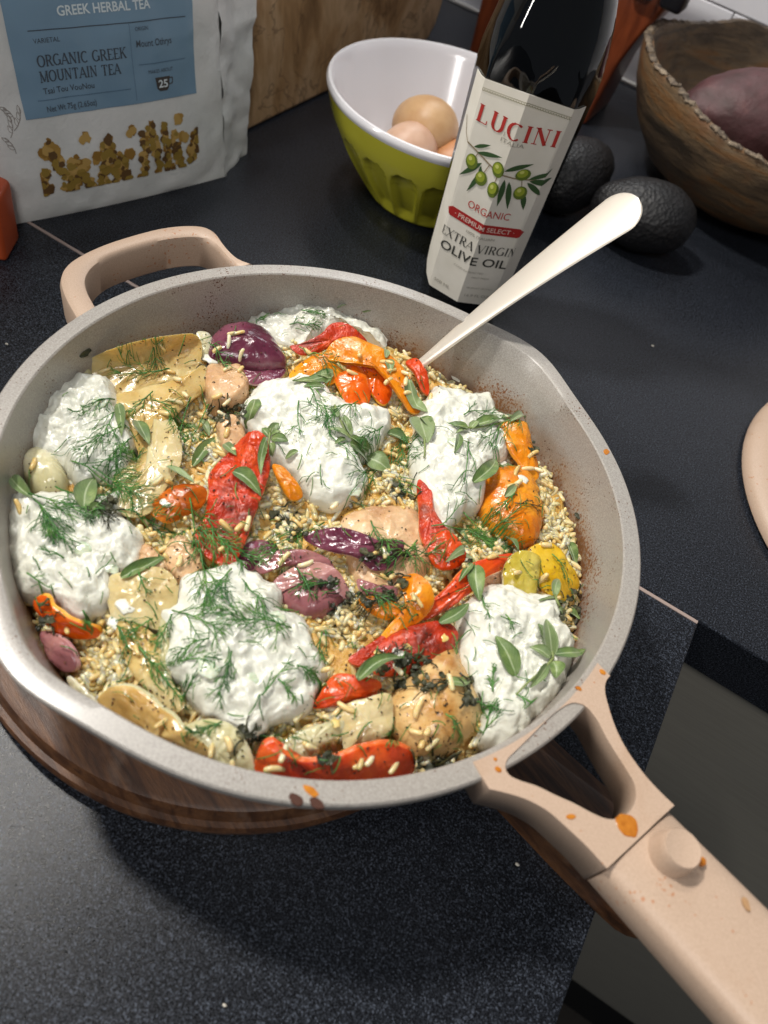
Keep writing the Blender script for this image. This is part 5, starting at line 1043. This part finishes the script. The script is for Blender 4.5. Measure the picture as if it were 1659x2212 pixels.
D = [(366, 800, 252, 834, 'dill sprig across the upper left golden onion petal', 1.2), (303, 722, 338, 772, 'short dill sprig at the top edge of the golden onion petal'), (330, 850, 290, 905, 'thin dill sprig on the golden onion sheet'),
 (248, 868, 176, 908, 'dill sprig on the upper part of the upper left yoghurt', 1.2), (258, 890, 212, 962, 'upright dill sprig in the middle of the upper left yoghurt', 1.1), (262, 925, 170, 990, 'dill sprig reaching to the left over the upper left yoghurt', .9), (284, 950, 236, 1040, 'dill sprig at the right edge of the upper left yoghurt', 1.2),
 (155, 1000, 300, 1048, 'thick dill sprig along the lower edge of the upper left yoghurt', 1.9), (200, 1012, 318, 1066, 'second thick dill sprig below the upper left yoghurt', 1.8), (235, 1000, 300, 980, 'dense dill tip beside the pale oregano leaf', 1.5),
 (62, 1070, 210, 1112, 'feathery dill sprig on top of the widest yoghurt', 2.0), (74, 1082, 158, 1160, 'drooping dill sprig on the left of the widest yoghurt', 2.0), (86, 1090, 112, 1170, 'short dense dill sprig hanging over the widest yoghurt', 1.4), (120, 1055, 232, 1085, 'dill sprig between the two left yoghurts', 1.2), (170, 1080, 250, 1120, 'dill sprig over the dark gap between the left yoghurts', 1.3),
 (330, 868, 432, 950, 'long dill sprig right of the golden onion sheets', 1.2), (412, 862, 362, 930, 'dill sprig above the red pepper near the chicken chunk', 1.2), (352, 884, 400, 962, 'dill sprig crossing the honey coloured onion', 1.1), (450, 880, 420, 950, 'dill sprig beside the wilted herbs near the chicken chunk', 1.0),
 (410, 1080, 436, 1205, 'long dense dill sprig along the left of the red pepper sheet', 2.0), (262, 1108, 385, 1152, 'dill sprig pointing at the charred pepper', 1.5), (440, 1120, 512, 1222, 'dense dill sprig over the lower end of the red pepper sheet', 2.0), (392, 1148, 486, 1178, 'dill sprig crossing the foot of the red pepper sheet', 1.6), (432, 1196, 462, 1300, 'dill sprig running down onto the front yoghurt', 1.5), (470, 1175, 560, 1225, 'dill sprig above the pink onion petal', 1.3),
 (470, 706, 566, 676, 'dill sprig at the back wall left of the top yoghurt', 1.3), (650, 672, 700, 690, 'small dill sprig on the top yoghurt', .9), (625, 705, 690, 722, 'dill sprig on the front of the top yoghurt', 1.0), (452, 745, 480, 800, 'thin dill sprig on the shiny purple onion wedge', .8),
 (640, 790, 730, 800, 'dill sprig on the orange pepper behind the middle yoghurt', .9), (664, 832, 700, 900, 'dill sprig across the top of the middle yoghurt', 1.0), (700, 880, 704, 940, 'dill sprig in the centre of the middle yoghurt', 1.1), (645, 870, 628, 945, 'very thin dill sprig on the left lobe of the middle yoghurt', .5), (772, 870, 722, 930, 'dill sprig under the many-leaved oregano', 1.2), (710, 940, 760, 1000, 'single stemmed dill sprig right of the middle yoghurt centre', .4), (826, 925, 778, 968, 'dill sprig at the right lobe of the middle yoghurt', 1.2), (862, 930, 880, 1010, 'dill sprig between the middle and right yoghurts', 1.5), (850, 970, 800, 1072, 'dill sprig hanging from the middle yoghurt', 1.3), (900, 1080, 860, 1040, 'dill sprig in the rice left of the right yoghurt', 1.0),
 (1134, 898, 1040, 934, 'dill sprig along the oregano on the right yoghurt', 1.3), (1000, 900, 1060, 880, 'thin dill sprig near the top of the right yoghurt', .7), (1010, 960, 990, 1050, 'looped dill thread on the right yoghurt', .4), (930, 1140, 1112, 1128, 'broad dill sprig at the foot of the right yoghurt', 1.9), (1000, 1108, 1062, 1196, 'dense dill sprig on the right side red pepper', 1.9), (1020, 1160, 1122, 1150, 'dill sprig over the foot of the biggest orange pepper', 1.6), (1110, 1070, 1062, 1112, 'short dill sprig on the biggest orange pepper', .8), (1110, 1090, 1168, 1110, 'thin dark dill thread on the biggest orange pepper', .4),
 (700, 1132, 592, 1182, 'thick stemmed dill sprig above the purple onion petal', 1.3), (648, 1150, 600, 1210, 'dill sprig left of the purple onion petal', 1.2), (800, 1128, 822, 1196, 'dill sprig crossing the purple onion petal', 1.4), (852, 1170, 930, 1240, 'dill sprig right of the purple onion petal', 1.3), (900, 1170, 850, 1250, 'wispy dill sprig on the middle chicken', 1.1), (730, 1265, 640, 1250, 'dill sprig over the pink onion', .8), (640, 1230, 680, 1290, 'fine dill sprig on the halved pink onion', .6),
 (770, 1290, 860, 1330, 'dill sprig on the orange pepper curl', 1.3), (850, 1300, 760, 1330, 'dark dill sprig left of the orange pepper curl', 1.4), (780, 1340, 770, 1400, 'dill thread below the orange pepper curl', .5), (700, 1350, 670, 1420, 'thin dill sprig right of the front yoghurt', .7),
 (372, 1322, 500, 1352, 'dill sprig across the left of the front yoghurt', 1.3), (628, 1360, 470, 1342, 'longest dill sprig across the middle of the front yoghurt', 1.6), (500, 1232, 430, 1312, 'dill sprig at the top of the front yoghurt', 1.2), (530, 1262, 590, 1372, 'dill sprig down the right of the front yoghurt', 1.0), (452, 1382, 368, 1412, 'dill sprig on the left flank of the front yoghurt', .9), (390, 1432, 470, 1410, 'stiff dill sprig left of the front yoghurt centre', .7), (392, 1505, 430, 1440, 'dill sprig at the lower left of the front yoghurt', .9), (500, 1410, 482, 1512, 'tight dill sprig low on the front yoghurt', 1.2), (565, 1505, 625, 1430, 'long bare dill stem low on the front yoghurt', .3), (640, 1440, 690, 1492, 'bright dill sprig at the right edge of the front yoghurt', 1.5), (600, 1470, 640, 1520, 'dill sprig low on the right of the front yoghurt', .8), (480, 1562, 412, 1590, 'dill sprig at the lower left foot of the front yoghurt', 1.4), (372, 1330, 352, 1400, 'dill sprig on the onion left of the front yoghurt', 1.2), (350, 1460, 390, 1540, 'dill sprig beside the golden wedge', 1.0), (560, 1590, 640, 1590, 'dill sprig in front of the front yoghurt', 1.2),
 (240, 1352, 300, 1392, 'dill sprig in the rice below the left lower yoghurt', 1.1), (300, 1400, 345, 1470, 'dill sprig in the rice at the lower left', 1.1), (180, 1322, 200, 1350, 'small dense dill tuft on the left orange pepper slice', 1.6), (330, 1340, 270, 1370, 'dill sprig on the amber onion', 1.0), (40, 1262, 80, 1290, 'V shaped dill bit at the lower left of the widest yoghurt', .3), (300, 1240, 310, 1290, 'thin dill stem under the long oregano leaf', .5), (140, 1210, 90, 1190, 'dill bit in the hollow of the widest yoghurt', .3),
 (1062, 1498, 1056, 1448, 'fan of dill in the middle of the lower right yoghurt', .9), (1112, 1500, 1160, 1558, 'dill sprig under the star-shaped oregano', 1.0), (1030, 1608, 1062, 1520, 'dill sprig between the chicken and the lower right yoghurt', 1.1), (1040, 1290, 1038, 1340, 'dill bit at the top of the lower right yoghurt', .3), (1075, 1535, 1030, 1515, 'small dill fork on the lower right yoghurt', .5), (1090, 1330, 1110, 1360, 'single dill thread on the lower right yoghurt', .2),
 (850, 1552, 838, 1606, 'dill sprig at the left end of the large chicken piece', .9), (960, 1545, 1000, 1590, 'dill sprig on the right flank of the large chicken piece', .8), (800, 1450, 880, 1410, 'dill threads on the darkened red pepper', .8), (1190, 1200, 1230, 1260, 'dill thread on the yellow pepper', .3)]
for q in D: dillo(*q[:5], dens=q[5] if len(q) > 5 else 1.0, m=DILLD if 'dark' in q[4] else None)

# chopped bits of dill nobody could count, dark flakes of dried herb, loose grains
def scatter(n, box, test=None):
    out = []
    while len(out) < n:
        px, py = rd.uniform(box[0], box[2]), rd.uniform(box[1], box[3]); p = hit(px, py); r_ = math.hypot(p[0], p[1])
        if r_ < .127 and .055 < p[2] < .084 and (test is None or test(px, py)): out.append(p)
    return out
bg_ = Bag()
for p in scatter(330, (20, 640, 1260, 1680)):
    V, Fc = tube(fil(p[0], p[1], rd.uniform(0, 6.28), rd.uniform(.003, .010), rd.uniform(-1.2, 1.2), p[2] + .0006, rd.uniform(0, .0015), 6), rd.uniform(.00014, .00026), 4); bg_.add(V, Fc)
tag(bg_.build('chopped_dill', [DILL], loc=(0, 0, .06)), 'fine chopped dill threads strewn over the whole dish', kind='stuff')
bg_ = Bag(); bg2 = Bag()
for k, p in enumerate(scatter(800, (20, 640, 1260, 1680), lambda x, y: not any(((x - a) / c) ** 2 + ((y - b) / d) ** 2 < 1 for a, b, c, d in YB))):
    b_ = bg_ if k % 3 else bg2; a = rd.uniform(0, 6.28); L_, w_ = rd.uniform(.0003, .0009), rd.uniform(.0002, .0005); z = p[2] + .0004; c_, s_ = math.cos(a), math.sin(a); tt = rd.uniform(-.3, .3) * L_
    Q = [(p[0] - c_ * L_, p[1] - s_ * L_, z - tt), (p[0] - s_ * w_, p[1] + c_ * w_, z + .0002), (p[0] + c_ * L_, p[1] + s_ * L_, z + tt), (p[0] + s_ * w_, p[1] - c_ * w_, z + .0001), (p[0], p[1], z - .0004)]
    b_.add(Q, [(0, 1, 2), (0, 2, 3), (1, 0, 4), (2, 1, 4), (3, 2, 4), (0, 3, 4)])
FL1, FL2 = plain('flake_dark', '#2c2814', .6), plain('flake_brown', '#6d4a22', .6)
tag(bg_.build('dried_herb_flakes', [FL1], loc=(0, 0, .06)), 'dark flakes of dried herb sprinkled over the food', kind='stuff')
tag(bg2.build('dried_herb_flakes', [FL2], loc=(0, 0, .06)), 'brown flakes of spice sprinkled over the food', kind='stuff')
gp = scatter(130, (20, 660, 1260, 1680), lambda x, y: nz(x / 90, y / 90, 3) > -.05 and not any(((x - a) / c) ** 2 + ((y - b) / d) ** 2 < 1 for a, b, c, d in YB))
bg_ = Bag(); grains([(p[0], p[1], p[2] + .0008) for p in gp], bg_, 0, (.95, .95))
tag(bg_.build('loose_rice_grains', [rm.m], loc=(0, 0, .06)), 'loose rice grains stuck on the vegetables and chicken', kind='stuff')
# clumps of wilted dark herbs
def clump(cx, cy, rx, ry, n, label):
    bg_ = Bag()
    for k in range(int(n * .62)):
        a = rd.uniform(0, 6.28); q = rd.random() ** .7; p = hit(cx + rx * q * math.cos(a), cy + ry * q * math.sin(a)); a = rd.uniform(0, 6.28)
        if k % 3 == 0:
            V, Fc = tube(fil(p[0], p[1], a, rd.uniform(.003, .007), rd.uniform(-2, 2), p[2] + .0004, rd.uniform(0, .001)), rd.uniform(.0002, .0005), 4); bg_.add(V, Fc)
        else:
            L_, w_ = rd.uniform(.0018, .0048), rd.uniform(.0007, .0020); z = p[2] + rd.uniform(.0004, .0022); s_ = rd.uniform(0, 99); V = []
            for lay_ in (0, 1):
                for i in range(6):
                    t = i / 5
                    for j in range(4):
                        u = -1 + 2 * j / 3; ww = w_ * math.sin(math.pi * (.1 + .85 * t)); xx = p[0] + math.cos(a) * L_ * (t - .5) - math.sin(a) * ww * u; yy = p[1] + math.sin(a) * L_ * (t - .5) + math.cos(a) * ww * u
                        V.append((xx, yy, z + .0016 * nz(t * 3 + s_, u * 1.5, s_) - .0003 * lay_))
            F1 = grid_faces(4, 6); bg_.add(V, F1 + [tuple(24 + i for i in f[::-1]) for f in F1])
    tag(bg_.build('wilted_herbs', [DRK]), label, 'wilted herbs', 'dark wilted herb clumps')
for q in ((490, 890, 42, 32, 60, 'dark wilted herb patch on the chicken left of the middle yoghurt'), (738, 1330, 26, 52, 60, 'nearly black wilted herb clump left of the orange pepper curl'), (690, 1262, 50, 14, 26, 'blackened herb strip over the pink onion half'), (915, 1478, 80, 18, 46, 'dark dried herb band across the large chicken piece'),
          (1010, 1500, 22, 34, 34, 'wet dark leaf at the right end of the large chicken piece'), (862, 1436, 70, 26, 60, 'dark herb mass between the darkened red pepper and the chicken'), (950, 1652, 60, 20, 60, 'dark oily herbs in the front right corner by the handle joint'), (1232, 1320, 26, 44, 44, 'dark herbs at the right wall beside the lower right yoghurt'),
          (228, 1098, 34, 22, 36, 'dark gap of wilted herbs between the two left yoghurts'), (610, 1120, 34, 24, 30, 'wilted herbs at the right of the red pepper sheet'), (870, 1060, 22, 42, 34, 'dark herbs in the rice left of the right yoghurt'), (820, 1200, 60, 22, 40, 'dark strands over the purple onion petal'), (100, 1352, 26, 18, 26, 'dark oily herbs at the left wall under the orange slice'),
          (545, 1590, 40, 14, 26, 'wilted herbs at the foot of the front yoghurt'), (845, 1275, 34, 34, 30, 'dark stringy herbs on the middle chicken piece'), (710, 1642, 22, 10, 18, 'herb flakes stuck on the front red pepper'), (1150, 960, 14, 22, 16, 'dark herb between the two orange pepper pieces'), (640, 1148, 26, 30, 24, 'black twisted herbs above the pink onion petal'), (775, 1300, 30, 22, 24, 'herb bits on the middle orange scrap')): clump(*q)
# cucumber bits in the yoghurt, chilli seeds, crumb on the wall
def bit(name, px, py, r_, m, label, cat, group=None, sz=1.0):
    p = hit(px, py); V = []
    for j in range(9):
        t = math.pi * j / 8
        for i in range(12): a = i * math.pi / 6; w_ = 1 + .5 * nz(math.cos(a) * 1.5 + px, math.sin(a) * 1.5, py); V.append((p[0] + w_ * r_ * math.sin(t) * math.cos(a) * sz, p[1] + w_ * r_ * math.sin(t) * math.sin(a), p[2] + r_ * .28 * (1 - math.cos(t)) - r_ * .28))
    tag(build(name, V, grid_faces(12, 9, True), m), label, cat, group)
CUC = veg('cucumber', '#b3bfa2', '#c8d0b8', '#dbe0ce', 200, .2, 400, .2, .3)
for x, y, r_, l_ in ((480, 1335, .0024, 'green cucumber bit near the centre of the front yoghurt'), (600, 1335, .0030, 'dark cucumber bit at the right of the front yoghurt'), (455, 1445, .0038, 'pale cucumber chunk low on the front yoghurt'), (540, 1465, .0026, 'faint cucumber bit low in the front yoghurt'), (812, 990, .0030, 'cucumber bit at the right lobe of the middle yoghurt'), (765, 1060, .0032, 'cucumber chunk at the lower tip of the middle yoghurt'), (175, 1180, .0040, 'cucumber chunk sunk in the widest yoghurt'), (240, 1225, .0032, 'grey cucumber bit at the right of the widest yoghurt'), (215, 870, .0030, 'cucumber bit at the top of the upper left yoghurt'), (990, 960, .0036, 'cucumber chunk sunk in the right yoghurt')):
    bit('cucumber_bit', x, y, r_, CUC, l_, 'cucumber', 'cucumber bits in the yoghurt', 1.3)
SEED = veg('chilli_seed', '#d8b25c', '#e2c476', '#ecd89a', 200, .25, 300, .2, .2)
for x, y, l_ in ((960, 1378, 'chilli seed on the darkened red pepper'), (818, 1412, 'chilli seed in the dark herbs left of the red pepper'), (724, 1562, 'round pale seed behind the front red pepper'), (880, 1395, 'seed on the edge of the darkened red pepper')): bit('chilli_seed', x, y, .0018, SEED, l_, 'seed', 'pepper seeds on the dish')
bit('charred_crumb', 182, 762, .0036, DRK, 'black charred crumb stuck on the upper left wall of the pan', 'crumb', sz=.6)
bit('charred_crumb', 1250, 1115, .0022, DRK, 'small black crumb on the right wall of the pan', 'crumb')
SAU = M('dried_sauce'); SAU.set(color=SAU.ramp(SAU.noise(300, 3), [(.3, sr('#a8611c')), (.7, sr('#c9822e'))]), rough=.18, coat=.4); SAU = SAU.m
SAB = plain('burnt_sauce', '#43200f', .75)
def spot(px, py, rx, ry, m, label, z=.0927, rot=0, h=.00022, seed=0):
    p = at(px, py, z); V = [(p[0], p[1], z + h)]; n = 26
    for k, s_ in ((1, .6), (2, .9), (3, 1.0)):
        for i in range(n):
            a = 2 * math.pi * i / n; w_ = 1 + .22 * nz(math.cos(a) * 1.6 + seed, math.sin(a) * 1.6, seed); x, y = rx * s_ * w_ * math.cos(a), ry * s_ * w_ * math.sin(a)
            V.append((p[0] + x * math.cos(R(rot)) - y * math.sin(R(rot)), p[1] + x * math.sin(R(rot)) + y * math.cos(R(rot)), z + (h * .9, h * .8, -.0003)[k - 1]))
    Fc = [(0, 1 + i, 1 + (i + 1) % n) for i in range(n)] + grid_faces(n, 3, True, 1); tag(recalc(build('sauce_spot', V, Fc, m)), label, 'sauce spot', 'dried drips of sauce')
spot(1356, 1783, .0043, .0037, SAU, 'largest amber sauce drip on the handle beside the seam', seed=1)
spot(1233, 1764, .0019, .0009, SAU, 'small amber drip on the left arm of the handle', rot=40, seed=2)
spot(1310, 976, .0016, .0022, SAU, 'amber drip on the right rim of the pan', .0921, seed=3)
spot(640, 1727, .0030, .0016, SAB, 'burnt brown spot on the front rim, left of two', .0920, seed=4); spot(684, 1735, .0028, .0015, SAB, 'burnt brown spot on the front rim, right of two', .0921, seed=5); spot(672, 1709, .0030, .0013, SAU, 'tan spot on the front rim above the burnt ones', .0921, seed=6)
spot(1076, 1662, .0013, .0010, SAU, 'tiny amber drip at the left root of the handle', seed=8); spot(1070, 1640, .0007, .0006, SAU, 'tiniest amber drip at the left root of the handle', seed=18)
spot(1302, 1452, .0014, .0011, SAU, 'amber drip at the right root of the handle', seed=9); spot(1250, 1487, .0013, .0008, SAU, 'amber smear below the right root of the handle', seed=10)
spot(1515, 1862, .0013, .0016, SAU, 'crusty amber drip beside the round button', .0938, h=.0012, seed=12)
for x, y, r_, l_ in ((1128, 1035, .0042, 'yoghurt smear on the biggest orange pepper'), (452, 775, .0050, 'yoghurt smear on the left end of the shiny purple onion'), (866, 1412, .0042, 'small yoghurt drop above the large oregano leaf'), (268, 1310, .0048, 'yoghurt smear on the amber onion'), (250, 1345, .0045, 'yoghurt smear in the rice below the widest yoghurt'), (355, 1085, .0030, 'yoghurt dot on the honey coloured onion'), (985, 818, .0034, 'yoghurt dot in the rice near the spoon'), (1085, 1000, .0040, 'yoghurt smear between the two orange pepper pieces')):
    bit('yoghurt_smear', x, y, r_ * .62, YOG, l_, 'yoghurt', 'small smears of yoghurt', 1.35)
CRM = plain('pale_crumb', '#cfc9bd', .6)
for x, y, r_, l_ in ((1116, 1868, .0011, 'white crumb on the dark counter below the handle'), (1409, 749, .0012, 'pale crumb on the counter right of the spoon'), (485, 2172, .0009, 'tiny white crumb near the bottom edge of the counter'), (15, 745, .0010, 'tan crumb on the counter at the left edge')):
    p = at(x, y, 0); V = [(p[0] + r_ * math.sin(t) * math.cos(a) * (1 + .4 * nz(a, t, x)), p[1] + r_ * math.sin(t) * math.sin(a) * .7, .0003 + r_ * .5 * (1 - math.cos(t))) for t in np.linspace(.02, 3.12, 6) for a in np.linspace(0, 2 * math.pi, 8, endpoint=False)]
    tag(build('crumb', V, grid_faces(8, 6, True), CRM), l_, 'crumb', 'crumbs on the counter')
spot(1612, 1952, .0022, .0011, plain('faded_sauce', '#b08a63', .4), 'faint tan smear on the grip near the right edge', .0945, rot=-50, h=.0003, seed=22)
